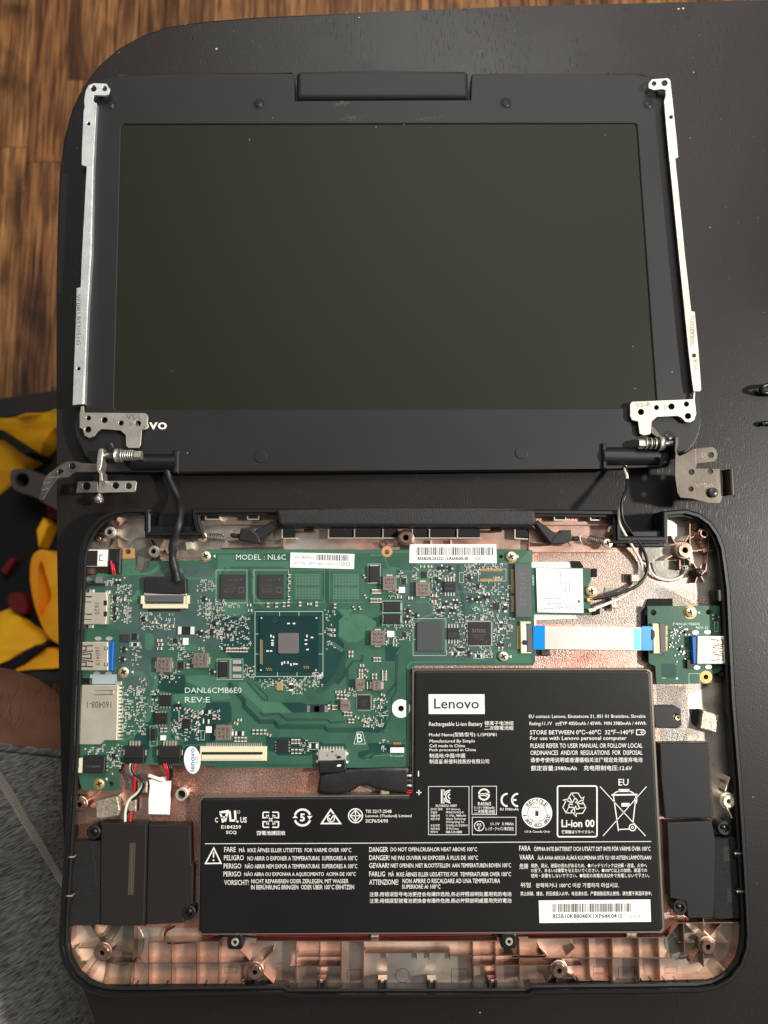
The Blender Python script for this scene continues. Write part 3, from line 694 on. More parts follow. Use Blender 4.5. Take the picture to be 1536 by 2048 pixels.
def ring_wall(name, rings, m):                     # rings: list of (loop, z mm) joined in order, closed round
    n = len(rings[0][0]); v = []; f = []
    for loop, z in rings: v += [(p.x, p.y, z * .001) for p in loop]
    k = len(rings)
    for r in range(k):
        for i in range(n):
            j = (i + 1) % n; s_ = (r + 1) % k; f.append([r * n + i, r * n + j, s_ * n + j, s_ * n + i])
    return mk(name, v, f, m, base)
ring_wall('side_wall', [(inset(OW, .0016), 0), (OW, 2.2), (OW, RIM - .6), (LW, RIM), (IW, RIM), (IW, PAN - 1.4), (inset(OW, .004), 0)], 'case_black')
ring_wall('rim_lip', [(inset(OW, .0021), RIM - 4), (inset(OW, .0021), RIM - 2.2), (inset(OW, .0030), RIM - 2.4), (inset(OW, .0030), RIM - 4)], 'soft_black')
plate('pan', [(p.x, p.y) for p in inset(OW, .0016)], PAN - 1.3, PAN, 'copper_grain', base, world=True)
# smooth painted zones over the grained pan
C = 'copper'
for pts in ([(300, 1100), (298, 1072), (395, 1072), (400, 1040), (552, 1040), (560, 1060), (1070, 1060), (1075, 1040), (1240, 1042), (1242, 1100), (1060, 1104), (300, 1116)],
            [(170, 1110), (172, 1090), (185, 1063), (205, 1042), (235, 1030), (290, 1028), (296, 1075), (298, 1120), (170, 1120)],
            [(1330, 1034), (1372, 1032), (1400, 1042), (1420, 1060), (1432, 1088), (1440, 1180), (1390, 1200), (1385, 1150), (1330, 1140)],
            [(1375, 1390), (1450, 1360), (1466, 1590), (1472, 1645), (1428, 1645), (1418, 1490), (1375, 1480)],
            [(160, 1580), (245, 1580), (300, 1600), (300, 1640), (150, 1640), (152, 1600)],
            [(140, 1852), (1335, 1872), (1345, 1845), (1482, 1845), (1480, 1900), (1462, 1938), (1430, 1962), (1395, 1970), (560, 1972), (230, 1974), (185, 1962), (155, 1935), (140, 1900)]):
    plate('painted_zone', pts, PAN - .5, PAN + .15, 'copper_front' if len(pts) == 13 else C, base)
for pts in ([(1075, 1108), (1240, 1104), (1290, 1130), (1300, 1160), (1390, 1205), (1440, 1210), (1440, 1216), (1290, 1216), (1280, 1248), (1075, 1248)], [(1313, 1370), (1372, 1372), (1376, 1482), (1322, 1482)], [(190, 1540), (300, 1540), (300, 1575), (250, 1580), (245, 1560)]):
    plate('painted_zone', pts, PAN - .5, PAN + .1, 'silver_grain', base)
# oversprayed ledge along the front; its bluish-white gleam is painted into the colour
mat('overspray_gleam', (206, 208, 216), .35, .5, col2=(60, 62, 74), nscale=45, lo=.5, hi=.75); M['overspray_gleam'] = MATS['overspray_gleam']
def strip(name, pts, w, z0, z1, m):                # several mitred segments as one bent strip
    k = MB(); a = PX(pts, z1); nrm = []
    for i in range(len(a)):
        d = (a[min(i + 1, len(a) - 1)] - a[max(i - 1, 0)]).normalized(); nrm.append(Vector((-d.y, d.x, 0)) * w * .0005)
    v = []
    for p, n_ in zip(a, nrm):
        for s_ in (1, -1):
            for z in (z0, z1): v.append((p.x + n_.x * s_, p.y + n_.y * s_, z * .001))
    f = []
    for i in range(len(a) - 1):
        o = 4 * i; f += [[o + 1, o + 3, o + 7, o + 5], [o, o + 1, o + 5, o + 4], [o + 3, o + 2, o + 6, o + 7], [o, o + 4, o + 6, o + 2]]
    f += [[0, 2, 3, 1], [len(v) - 4, len(v) - 3, len(v) - 1, len(v) - 2]]
    return mk(name, v, f, m, base)
strip('front_ledge', [(138, 1850), (134, 1895), (142, 1925), (160, 1950), (184, 1966), (215, 1976), (560, 1979), (575, 1983), (1058, 1983), (1072, 1977), (1300, 1975), (1398, 1973), (1432, 1965), (1460, 1948), (1478, 1922), (1486, 1890)], 3.4, PAN, PAN + 3.4, 'overspray_gleam')
ZR = 10.6                                          # top of the ribs
def ribs(lst, w=1.9, z1=ZR, m='rib_copper', z0=PAN):
    for q in lst: bar('rib', *q, w, z0, z1, m, base)
# palm-rest lattice, front strip
ribs([(297, 1884, 437, 1883), (213, 1926, 497, 1926), (207, 1969, 490, 1968), (512, 1882, 995, 1882), (595, 1913, 683, 1913), (580, 1933, 683, 1933), (945, 1911, 1090, 1911), (945, 1931, 1100, 1931),
      (1057, 1877, 1334, 1875), (1024, 1916, 1345, 1916), (1150, 1961, 1232, 1961), (1284, 1961, 1408, 1959), (1357, 1846, 1480, 1845), (1334, 1875, 1357, 1846), (730, 1906, 900, 1905), (900, 1911, 945, 1912)])
ribs([(x, 1884, x, 1968) for x in (297, 343, 393, 437)] + [(482, 1926, 482, 1968), (592, 1884, 591, 1972), (639, 1884, 640, 1970), (682, 1884, 682, 1971), (727, 1884, 727, 1971), (945, 1884, 948, 1970), (990, 1884, 993, 1970), (1038, 1880, 1040, 1965),
      (1177, 1877, 1180, 1961), (1224, 1877, 1226, 1961), (1277, 1877, 1279, 1961), (1317, 1877, 1320, 1960), (1367, 1848, 1370, 1915), (213, 1926, 207, 1968), (268, 1852, 266, 1920), (262, 1926, 260, 1968)])
for x in (771, 833, 858, 900): ribs([(x, 1899, x, 1919)], 1.6, PAN + 2)
# curved outer guides in the two front corners
for pts in ([(143, 1853), (141, 1885), (148, 1915), (162, 1940), (182, 1957), (207, 1968)], [(1478, 1845), (1478, 1885), (1470, 1915), (1452, 1940), (1430, 1955), (1408, 1960)]):
    for p, q in zip(pts, pts[1:]): bar('rib', *p, *q, 1.9, PAN, ZR, 'rib_copper', base)
def boss(px, py, r, hole, zt, m='rib_copper', ring=True, dark='gap_black'):
    s_ = mmpx(px, py, zt) * 1000; ro, ri = r * s_, hole * s_
    o = lathe('boss', px, py, [(ro, PAN), (ro, zt - 1.6), (ro * .9, zt - 1.4), (ro * .72, zt - 1.3), (ro * .70, zt), (ri * 1.25, zt), (ri, zt - .4), (ri, PAN + 1)], m, base, 24, False)
    lathe('boss_hole', px, py, [(ri * 1.01, PAN + 1.4), (.001, PAN + 1.41)], dark, o, 16)
    return o
def spokes(px, py, r0, r1, angles, z1=ZR - 1.0, w=1.7, m='rib_copper'):
    for a in angles: ribs([(px + r0 * math.cos(R(a)), py + r0 * math.sin(R(a)), px + r1 * math.cos(R(a)), py + r1 * math.sin(R(a)))], w, z1, m)
for x, y in ((212, 1896), (513, 1934), (1114, 1931), (1407, 1884)): boss(x, y, 18, 4.5, ZR + .4)
spokes(212, 1896, 18, 56, (10, 90, 128, 180, 236, 305)); spokes(513, 1934, 18, 48, (45, 95, 135, 225, 315), ZR - 1.5); spokes(1114, 1931, 18, 50, (0, 35, 90, 120, 180, 225, 315), ZR - 1.5)
spokes(1407, 1884, 18, 50, (0, 50, 90, 125, 180, 225, 270, 315))
# corner and edge bosses
boss(226, 1066, 12, 5, 11.2, 'steel'); boss(313, 1104, 12.5, 5, 11.2, 'steel'); boss(811, 1077, 16.5, 5, 12)
boss(1360, 1102, 18, 5, 12); boss(1399, 1069, 12, 5, 11.4); boss(168, 1603, 15, 4.5, 11.5); boss(1446, 1596, 16, 4.5, 12, 'silver'); boss(368, 1584, 12, 9.5, 10.5, 'silver')
spokes(226, 1066, 12, 34, (-75, -115, 180, -45), 8.5, 1.4); spokes(226, 1066, 12, 30, (30, 70, 110), 8, 1.6)
spokes(313, 1104, 12, 30, (-60, -120, 10, 60), 8.5); spokes(1360, 1102, 18, 36, (-120, -60, 0, 45, 90, 150), 9.5); spokes(1399, 1069, 12, 36, (-130, -95, 75, 160), 9, 1.5); spokes(1399, 1069, 12, 24, (-60, -15, 25), 9, 1.5)
spokes(168, 1603, 14, 26, (-30, 40), 9); spokes(1446, 1596, 15, 44, (-72, 66), 11.2, 2.2, 'silver'); spokes(368, 1584, 11, 20, (60, 115, -40, -140, 10, 175), 7)
spokes(811, 1077, 16, 26, (35, 145), 8); spokes(774, 1103, 6, 24, (-90, -130, -45), 8)
for x, y in ((202, 1079), (334, 1104), (1402, 1102), (1361, 1136)): boss(x, y, 4.6, 2.2, 10)
ribs([(182, 1068, 214, 1066), (178, 1080, 198, 1079)], 1.4, 9)
lathe('post', 1398, 1145, [(2.1, PAN), (2.1, 10), (1.7, 11), (.9, 11.6), (.001, 11.8)], 'case_black', base, 18); spokes(1398, 1145, 9, 22, (0, 60, 110, 240, 290), 8, 1.8)
ribs([(1380, 1040, 1380, 1130), (1420, 1060, 1412, 1140), (1395, 1100, 1440, 1102), (1412, 1140, 1402, 1150), (1450, 1560, 1452, 1590)], 1.6, 9.5)
# cable-channel discs (magnet plates)
def disc(px, py, r, z, m='magnet'):
    s_ = mmpx(px, py, z) * 1000
    return lathe('magnet_disc', px, py, [(r * s_, PAN), (r * s_, z - .15), (r * s_ - .15, z), (r * s_ * .82, z), (r * s_ * .8, z - .12), (.001, z - .12)], m, base, 40, False)
disc(284, 1100, 27, PAN + .8); disc(1340, 1128, 36, PAN + .9); disc(245, 1886, 43, PAN + .6); disc(1362, 1884, 33, PAN + .6)
plate('magnet_tongue', rrect(273, 1112, 297, 1143, 9), PAN, PAN + 1.2, 'magnet', base)
# hinge wells and ledges
for x0, y0, x1, y1 in ((294, 1050, 392, 1070), (1238, 1060, 1330, 1078)):
    box('hinge_well_wall', x0, y0, x1, y1, 0.4, 12.5, 'case_black', base, .8)
box('hinge_block', 1232, 1078, 1328, 1094, PAN, 8.6, 'case_black', base, .4); ribs([(1236, 1082, 1282, 1080), (1290, 1088, 1330, 1078), (1240, 1090, 1280, 1090)], 1.6, 9.4, 'case_black')
box('hinge_well_side', 288, 1018, 300, 1062, 0.4, 13.5, 'case_black', base, .8); box('hinge_well_side', 1326, 1022, 1336, 1058, 0.4, 13, 'case_black', base, .8); box('hinge_well_side', 382, 1022, 391, 1064, .4, 13, 'case_black', base, .8)
# square openings along the rear ledge
for x, y, w, h in ((425, 1030, 26, 15), (506, 1030, 20, 15), (1120, 1033, 20, 12), (1191, 1033, 17, 12)):
    box('slot', x - w / 2, y - h / 2, x + w / 2, y + h / 2, PAN, 9.0, 'gap_black', base)
    k = MB(); k.bar(x - w / 2 - 1, y - 3, x - w / 2 - 1, y + h / 2 + 1.5, 2, PAN, 9.6); k.bar(x + w / 2 + 1, y - 3, x + w / 2 + 1, y + h / 2 + 1.5, 2, PAN, 9.6); k.bar(x - w / 2 - 1, y + h / 2 + 1, x + w / 2 + 1, y + h / 2 + 1, 2, PAN, 9.7)
    k.build('slot_frame', 'silver', base)
ribs([(394, 1050, 552, 1048), (1078, 1049, 1232, 1050), (440, 1096, 566, 1094), (1060, 1104, 1215, 1104), (564, 1058, 566, 1095), (1060, 1060, 1058, 1102), (455, 1082, 560, 1080), (1062, 1084, 1130, 1090)], 1.8, 8.4)
for x0, x1 in ((566, 590), (659, 706), (711, 764), (768, 796), (827, 857), (861, 912), (917, 960), (1032, 1057)):
    box('rear_cell', x0, 1058, x1, 1074, PAN, 8.2, 'gap_black', base); bar('rib', x0 - 2, 1058, x0 - 2, 1076, 2, PAN, 9, 'silver', base)
ribs([(655, 1076, 790, 1076), (828, 1076, 962, 1076), (566, 1077, 592, 1076), (1030, 1077, 1056, 1078)], 1.6, 9, 'silver')
for x, y in ((608, 1060), (984, 1060), (465, 1024), (1158, 1026)): box('snap_catch', x, y - 2.5, x + 20, y + 3, PAN + 2, 12, 'case_black', base, .5)
ribs([(862, 1080, 862, 1094), (902, 1080, 902, 1094)], 2.2, 8, 'silver')
# snaps in the front wall
for x in (643, 765, 864, 986):
    for d in (-6, 6): box('snap_tooth', x + d - 3, 1962, x + d + 3, 1984, PAN + 2.5, PAN + 7, 'soft_black', base, .3)
    box('snap_bridge', x - 9, 1960, x + 9, 1967, PAN + 2, PAN + 6.2, C, base, .3)
for x in (362, 710, 922, 1263): box('snap_catch', x - 11, 1980, x + 11, 1991, PAN + 3, RIM - 2.5, 'soft_black', base, .6)
for x in (258, 272, 294, 332, 410, 450, 482): bar('rib', x, 1968, x, 1980, 2.4, PAN + 3, PAN + 6.5, 'case_black', base)
for x in (1156, 1185, 1222, 1303, 1330, 1352, 1378, 1398): bar('rib', x, 1961, x, 1976, 2.4, PAN + 3, PAN + 6.5, 'case_black', base)
k = Ink(PAN + .2); k.ring(805, 1951, 14, .9); k.line([(695, 1960), (695, 1940), (722, 1939), (722, 1965)], .8); k.line([(903, 1965), (903, 1938), (935, 1938), (936, 1965)], .8)
for x in (352, 1237): k.frame(x, 1934, x + 32, 1966, .8)
for x in (450, 1187, 1330): k.frame(x, 1934, x + 24, 1946, .7)
k.go('brown_steel', base, 'mould_line')
# side-wall catches and openings
for x, y in ((140, 1714), (136, 1792), (1478, 1707), (1482, 1783)):
    box('side_slot', x - 9, y - 7, x + 9, y + 7, PAN + 3, 12.2, 'gap_black', base); bar('catch_pin', x - 8, y, x + 8, y, 2.4, PAN + 5, 12.8, 'silver', base)
for x, y in ((1449, 1124), ): box('wall_window', x - 4, y - 14, x + 4, y + 12, PAN + 2, 10, 'grey_film', base)
for x0, y0, x1, y1 in ((1430, 1180, 1447, 1202), (1440, 1345, 1470, 1354), (150, 1357, 182, 1368)): box('wall_block', x0, y0, x1, y1, PAN, 11, 'case_black', base, .6)
box('wall_block', 1438, 1180, 1446, 1202, PAN, 11.4, 'silver', base, .4)
# small guides, posts, clips, gaskets on the pan
for x0, y0, x1, y1 in ((1246, 1148, 1262, 1164), (1212, 1196, 1224, 1222), (272, 1563, 292, 1585), (264, 1598, 278, 1622)):
    box('cable_clip_slot', x0, y0, x1, y1, PAN - .2, PAN + .8, 'brown_steel', base)
for x0, y0, x1, y1 in ((1262, 1148, 1280, 1164), (1222, 1194, 1237, 1217), (274, 1563, 294, 1586), (256, 1600, 272, 1623), (760, 1575, 778, 1592), (741, 1869, 757, 1876), (1252, 1863, 1274, 1873)):
    box('cable_clip', x0, y0, x1, y1, PAN + 2.2, PAN + 3.6, 'gasket', base, .4)
plate('gasket', [(190, 1602), (235, 1592), (240, 1620), (235, 1632), (200, 1638), (191, 1636)], PAN, 9.2, 'gasket', base, ch=.6, segs=2)
plate('gasket', [(1405, 1420), (1439, 1431), (1433, 1466), (1400, 1457)], PAN, 9.4, 'gasket', base, ch=.5, segs=2)
plate('gasket_gap', [(1380, 1418), (1402, 1418), (1402, 1452), (1398, 1458), (1384, 1447)], PAN, PAN + .6, 'gap_black', base)
for pts in ([(1296, 1199), (1302, 1197), (1345, 1197), (1346, 1215), (1290, 1217)], [(1184, 1137), (1194, 1137), (1194, 1154), (1182, 1155)], [(1141, 1122), (1160, 1122), (1168, 1135), (1145, 1140)], [(1184, 1215), (1200, 1213), (1200, 1228), (1186, 1231)], [(1284, 1222), (1294, 1212), (1296, 1250), (1284, 1250)], [(1286, 1300), (1297, 1300), (1297, 1325), (1286, 1322)]):
    plate('pad_or_shadow', pts, PAN, PAN + 1.2, 'foam', base)  # the two strips along the port board's left edge paint its cast shadow
plate('grey_tape', [(1284, 1095), (1328, 1094), (1328, 1125), (1300, 1126), (1284, 1118)], PAN + 1, PAN + 1.25, 'magnet', base)
plate('grey_tape', [(1210, 1175), (1235, 1175), (1235, 1192), (1208, 1190)], PAN + .2, PAN + .4, 'magnet', base)
plate('insulating_sheet', [(1062, 1124), (1146, 1124), (1152, 1128), (1152, 1136), (1152, 1232), (1155, 1237), (1072, 1240), (1072, 1322), (1062, 1322)], PAN + .3, PAN + .6, 'paper', base)
plate('ffc_clip', [(1082, 1299), (1100, 1299), (1101, 1312), (1082, 1312)], PAN + .6, PAN + 3, 'brown_steel', base, ch=.4)
plate('wire_hook', [(1215, 1062), (1218, 1053), (1225, 1050), (1230, 1056), (1228, 1068), (1224, 1066), (1225, 1057), (1220, 1058), (1219, 1064)], PAN, 9.5, 'silver', base)
bar('corner_tab', 372, 1092, 382, 1090, 14, PAN, 9.4, 'silver', base)
k = Ink(PAN + .2); k.line([(1343, 1478), (1347, 1467), (1356, 1467), (1352, 1486)], .7); k.line([(1366, 1486), (1372, 1467), (1392, 1468), (1398, 1474), (1388, 1482)], .7); k.line([(1430, 1525), (1424, 1529), (1430, 1533)], .7); k.go('brown_steel', base, 'mould_line')
# screws in the rear ledge
screw(405, 1074, 10.2, 10, 'screw_nickel', base); screw(1216, 1087, 10.2, 10, 'screw_nickel', base)
for x, y in ((470, 1884), (1018, 1883)):
    plate('black_mount', rrect(x - 16, y - 18, x + 16, y + 16, 7), PAN, 11.2, 'case_black', base, ch=.8, segs=2); lathe('mount_insert', x, y, [(1.7, 11.3), (1.5, 11.7), (.9, 11.7), (.8, 11.3)], 'tin', base, 16, False)

# ------------------------------------------------------------------ carry handle with arms, and its springs
hd = thing('carry_handle', 'black textured plastic carry handle set across the rear edge of the base', 'handle', 812, 1035, 9)
plate('grip', [(552, 1024), (556, 1018), (700, 1017), (940, 1017), (1066, 1018), (1071, 1023), (1074, 1044), (1070, 1050), (1062, 1053), (565, 1052), (556, 1048)], 11, 17.6, 'handle_plastic', hd, ch=2.4, segs=5)
plate('grip_skirt', [(558, 1049), (566, 1056), (590, 1056), (592, 1054), (1030, 1055), (1032, 1057), (1060, 1057), (1068, 1050)], 9.5, 13, 'soft_black', hd, ch=.4)
plate('arm', [(552, 1038), (560, 1050), (524, 1078), (518, 1080), (506, 1066), (514, 1058)], 8.5, 13, 'soft_black', hd, ch=.8, segs=2)
plate('arm_block', [(481, 1056), (502, 1057), (512, 1065), (518, 1072), (523, 1088), (505, 1085), (476, 1080)], 8.5, 13.4, 'soft_black', hd, ch=.7, segs=2)
plate('arm_pin', [(460, 1068), (464, 1066), (480, 1068), (479, 1076), (464, 1075), (460, 1072)], 9, 12, 'soft_black', hd, ch=.6)
plate('arm', [(1068, 1046), (1076, 1040), (1114, 1068), (1120, 1072), (1110, 1088), (1100, 1088)], 8.5, 13, 'soft_black', hd, ch=.8, segs=2)
plate('arm_block', [(1112, 1072), (1122, 1060), (1143, 1060), (1146, 1080), (1128, 1088), (1098, 1090)], 8.5, 13.4, 'soft_black', hd, ch=.7, segs=2)
plate('arm_pin', [(1144, 1073), (1158, 1072), (1160, 1078), (1158, 1081), (1145, 1081)], 9, 12, 'soft_black', hd, ch=.6)
k = Ink(13.42)
for x, y in ((505, 1074), (1117, 1077)): k.line([(x - 3, y - 5), (x - 3, y + 1), (x, y + 3), (x + 3, y + 1), (x + 3, y - 5)], .9)
k.go('gap_black', hd, 'moulded_mark')
def spring(x0, y0, x1, y1, label, hook):
    t_ = thing('coil_spring', label, 'spring', (x0 + x1) / 2, (y0 + y1) / 2, 8, 'springs of the carry handle')
    a, c = P(x0, y0, 9.6), P(x1, y1, 9.6); d = (c - a); L_ = d.length; d.normalize(); s_ = Vector((-d.y, d.x, 0)); n = 8; pts = []
    for i in range(n * 10 + 1):
        g = 2 * math.pi * i / 10; p = a + d * L_ * i / (n * 10); pts.append(p + s_ * .00155 * math.cos(g) + Vector((0, 0, .00155 * math.sin(g))))
    b_ = MB(); b_.tube(pts, .00024, 6, 0, True, 1); b_.build('coil', 'dark_steel', t_, True)
    tube('hook', [(q[0], q[1], 9.6) for q in hook], .22, 'steel', t_, 6)
spring(416, 1073, 446, 1075, 'small steel coil spring beside the black display cable', [(446, 1070), (456, 1063), (466, 1065), (466, 1072), (458, 1078), (452, 1084)])
spring(1206, 1084, 1177, 1077, 'small steel coil spring beside the antenna wires', [(1177, 1074), (1168, 1070), (1160, 1072), (1161, 1082), (1165, 1090)])
# ------------------------------------------------------------------ motherboard
mb = thing('motherboard', 'large green motherboard with square processor and many soldered chips', 'circuit board', 640, 1320, 7)
BT = 9.0                                           # top of the board
mb_out = [(243, 1096), (270, 1096), (270, 1130), (273, 1139), (281, 1143), (290, 1142), (297, 1136), (299, 1122), (402, 1121), (404, 1102), (412, 1099), (766, 1099), (1000, 1098), (1052, 1099), (1057, 1107), (1063, 1110), (1064, 1225), (1068, 1226), (1071, 1322), (1066, 1331),
          (832, 1331), (823, 1336), (820, 1345), (819, 1532), (816, 1535), (600, 1536), (430, 1536), (430, 1532), (245, 1528), (238, 1533), (236, 1545), (240, 1578), (236, 1582), (166, 1580), (160, 1568), (157, 1548), (158, 1440), (160, 1260), (163, 1152), (200, 1150), (206, 1146), (238, 1150), (243, 1146)]
mholes = [circ(256, 1103, 5.5), circ(802, 1417, 5.5), circ(774, 1104, 5), circ(315, 1141, 2.2), circ(404, 1141, 3), circ(1002, 1113, 4), circ(1033, 1314, 3.5), circ(222, 1568, 5.5)]
plate('board', mb_out, BT - 1.0, BT, 'pcb', mb, holes=mholes)
S = BT + .12                                       # solder-mask level of flat artwork
LV = [0]
def patch(pts, m, lv=0):
    LV[0] += 1; return plate('mask_area', pts, BT, BT + .01 + .0022 * LV[0], m, mb)
c1 = lambda p: cro(p, 4.8, 140, 1010); c2 = lambda p: cro(p, 4.8, 440, 1010); c3 = lambda p: cro(p, 4.8, 740, 1010)
c6 = lambda p: cro(p, 4.8, 140, 1310); c7 = lambda p: cro(p, 4.8, 440, 1310); c8 = lambda p: cro(p, 4.8, 640, 1310)
patch([(166, 1156), (240, 1156), (300, 1150), (330, 1132), (420, 1130), (432, 1160), (436, 1200), (505, 1212), (508, 1240), (455, 1260), (440, 1300), (330, 1290), (318, 1330), (300, 1380), (245, 1378), (240, 1262), (222, 1250), (222, 1180), (166, 1176)], 'pcb_grey')  # greyer green: sheen on this end of the board, put into the colour
patch([(824, 1130), (990, 1128), (1026, 1125), (1028, 1240), (1036, 1250), (1036, 1310), (985, 1322), (830, 1322), (822, 1290), (806, 1280), (806, 1150)], 'pcb_grey')
patch(c2([(0, 1075), (230, 1075), (330, 1040), (330, 1000), (990, 1020), (1060, 950), (1190, 1080), (1150, 1140), (1130, 1260), (1190, 1330), (1200, 1450), (1060, 1600), (980, 1680), (330, 1690), (290, 1640), (60, 1420), (0, 1400)]), 'pcb_dark')
patch(c6([(850, 190), (1100, 190), (1110, 290), (1210, 370), (1000, 370), (870, 345), (795, 400), (800, 350), (850, 290)]), 'pcb_dark')
patch(c6([(690, 650), (775, 640), (800, 500), (850, 520), (800, 690), (770, 870), (730, 1030), (500, 1030), (500, 960), (590, 860)]), 'pcb_dark')
patch(c6([(970, 480), (1090, 500), (1190, 560), (1300, 520), (1310, 455), (1440, 450), (1530, 450), (1550, 510), (1550, 640), (1500, 670), (1390, 680), (1390, 840), (1100, 860), (970, 790)]), 'pcb_dark')
patch(c7([(585, 455), (785, 455), (830, 475), (1030, 470), (1075, 430), (1040, 500), (860, 490), (860, 550), (700, 555)]), 'pcb_dark')
patch(c7([(440, 790), (780, 790), (830, 830), (960, 830), (1000, 850), (1200, 850), (1210, 900), (960, 900), (860, 965), (560, 965), (520, 930), (440, 920)]), 'pcb_dark')
patch(c8([(460, 845), (640, 845), (660, 900), (640, 940), (480, 945), (370, 1000), (365, 930), (470, 910)]), 'pcb_dark')
patch(c8([(560, 540), (640, 480), (635, 690), (560, 750), (420, 740), (430, 690), (540, 690)]), 'pcb_dark')
patch(c8([(0, 0), (160, 0), (240, 80), (250, 200), (170, 290), (120, 240), (40, 330), (0, 330)]), 'pcb_dark')
patch(c3([(0, 1100), (100, 1060), (118, 1160), (0, 1190)]), 'pcb_dark'); patch(c3([(140, 1290), (250, 1380), (300, 1350), (250, 1420), (240, 1500), (150, 1500)]), 'pcb_dark')
# brighter copper pours
patch(c1([(490, 520), (620, 520), (625, 620), (680, 655), (760, 640), (870, 560), (960, 555), (960, 590), (880, 600), (780, 670), (490, 680), (350, 690), (250, 680), (260, 655), (480, 665)]), 'pcb_light', 1)
patch(c1([(1050, 690), (1350, 690), (1420, 600), (1420, 480), (1536, 480), (1536, 640), (1440, 660), (1370, 720), (1050, 715)]), 'pcb_light', 1)
patch([(405, 1101), (818, 1101), (818, 1106), (405, 1106)], 'pcb_light', 1)
patch(c2([(0, 480), (140, 480), (140, 540), (660, 540), (660, 620), (600, 590), (100, 590), (40, 560), (0, 590)]), 'pcb_light', 1)
patch(c1([(720, 1230), (780, 1230), (805, 1260), (805, 1330), (780, 1400), (720, 1380)]), 'pcb_light', 1)
patch(c1([(1050, 1340), (1200, 1330), (1240, 1360), (1240, 1410), (1080, 1400)]), 'pcb_light', 1)
patch(c1([(570, 890), (610, 870), (640, 820), (700, 800), (700, 860), (650, 900), (600, 940), (570, 930)]), 'pcb_light', 1)
patch(c6([(750, 100), (790, 80), (830, 110), (830, 180), (850, 240), (840, 310), (790, 390), (780, 600), (740, 650), (680, 640), (740, 590), (740, 420), (800, 300), (800, 230), (760, 200)]), 'pcb_light', 1)
patch(c6([(1110, 200), (1410, 190), (1520, 240), (1536, 420), (1380, 440), (1290, 330), (1120, 260)]), 'pcb_light', 1)
patch(c6([(990, 380), (1090, 370), (1240, 380), (1310, 440), (1300, 500), (1220, 540), (1180, 500), (1090, 470), (990, 430)]), 'pcb_light', 1)
patch(c7([(180, 260), (250, 260), (400, 450), (570, 455), (690, 555), (590, 560), (420, 550), (400, 530), (180, 330)]), 'pcb_light', 1)
patch(c2([(1140, 1110), (1200, 1050), (1380, 1050), (1500, 1120), (1500, 1160), (1390, 1270), (1320, 1320), (1220, 1320), (1140, 1250)]), 'pcb_light', 1)
patch(c2([(60, 1060), (230, 1060), (270, 1010), (250, 920), (60, 930), (0, 1000)]), 'pcb_light', 1)
patch(c2([(1120, 1000), (1290, 1000), (1330, 980), (1200, 1065)]), 'pcb_light', 1)
patch(c3([(440, 560), (580, 560), (580, 940), (450, 945), (440, 900)]), 'pcb_light', 1); patch(c3([(120, 610), (250, 610), (255, 850), (120, 850)]), 'pcb_light', 1)
patch(c3([(960, 960), (1000, 940), (1130, 990), (1130, 1040), (1040, 1030), (960, 990)]), 'pcb_light', 1)
patch(c8([(870, 62), (1536, 62), (1536, 75), (890, 78), (855, 110), (850, 1060), (835, 1060), (835, 100)]), 'pcb_light', 1)
patch(c3([(1420, 540), (1536, 430), (1560, 430), (1560, 550), (1440, 560)]), 'pcb_light', 1); patch([(986, 1300), (1030, 1300), (1062, 1310), (1062, 1326), (990, 1326)], 'pcb_light', 1)
# traces
def traces(pts, n, gap, m='pcb_trace', w=.8):
    k = Ink(S + .02)
    for i in range(n):
        o = (i - (n - 1) / 2) * gap; q = []
        for j, p in enumerate(pts):
            a = Vector(pts[max(j - 1, 0)]); c = Vector(pts[min(j + 1, len(pts) - 1)]); d = (c - a).normalized()
            q.append((p[0] - d.y * o, p[1] + d.x * o))
        k.line(q, w)
    k.go(m, mb, 'trace', 'stuff')
traces(c7([(80, 270), (230, 440), (230, 490), (380, 640), (520, 640), (560, 690), (870, 690), (1000, 690), (1030, 720), (1300, 720), (1410, 710), (1480, 690)]), 5, 2.0, 'pcb_dark', 1.1)
traces(c7([(260, 260), (300, 300), (420, 430), (455, 430), (455, 395), (340, 280)]), 1, 1, 'pcb_dark', 1.4)
traces(c7([(380, 550), (420, 580), (560, 560), (640, 620), (1030, 620), (1060, 650), (1200, 640)]), 2, 2.5, 'pcb_dark', 1.1)
traces(c7([(930, 350), (1000, 330), (1150, 180), (1190, 60), (1190, 0)]), 7, 1.7, 'pcb_trace', .8)
traces(c8([(310, 330), (270, 280), (260, 130), (320, 60), (400, 60), (410, 0)]), 2, 3, 'pcb_dark', 1.2)
traces(c8([(640, 380), (730, 270), (740, 0)]), 2, 3, 'pcb_dark', 1.0); traces(c8([(830, 130), (830, 800), (800, 830), (700, 830)]), 1, 1, 'pcb_dark', 1.2)
traces(c8([(450, 720), (600, 740), (690, 560), (690, 450), (690, 410), (730, 350), (730, 260)]), 1, 1, 'pcb_dark', 1.4)
traces(c2([(60, 600), (30, 640), (30, 660)]), 4, 1.6); traces(c2([(270, 640), (300, 700), (300, 880), (340, 960), (420, 1020)]), 6, 1.8); traces(c2([(320, 610), (320, 850), (400, 960)]), 4, 1.8, 'pcb_trace_lt', .5)
traces(c2([(1020, 640), (1020, 860), (1060, 950), (1050, 1010), (990, 1080)]), 7, 1.7); traces(c2([(640, 960), (640, 1030)]), 10, 4); traces(c2([(1180, 1400), (1080, 1330), (1020, 1330)]), 4, 2, 'pcb_trace_lt', .6)
traces(c2([(980, 1140), (1130, 1000)]), 7, 2.2); traces(c2([(330, 1180), (200, 1060)]), 6, 2.4); traces(c1([(890, 650), (930, 620), (1060, 620), (1080, 650)]), 3, 2.5, 'pcb_trace_lt', .7)
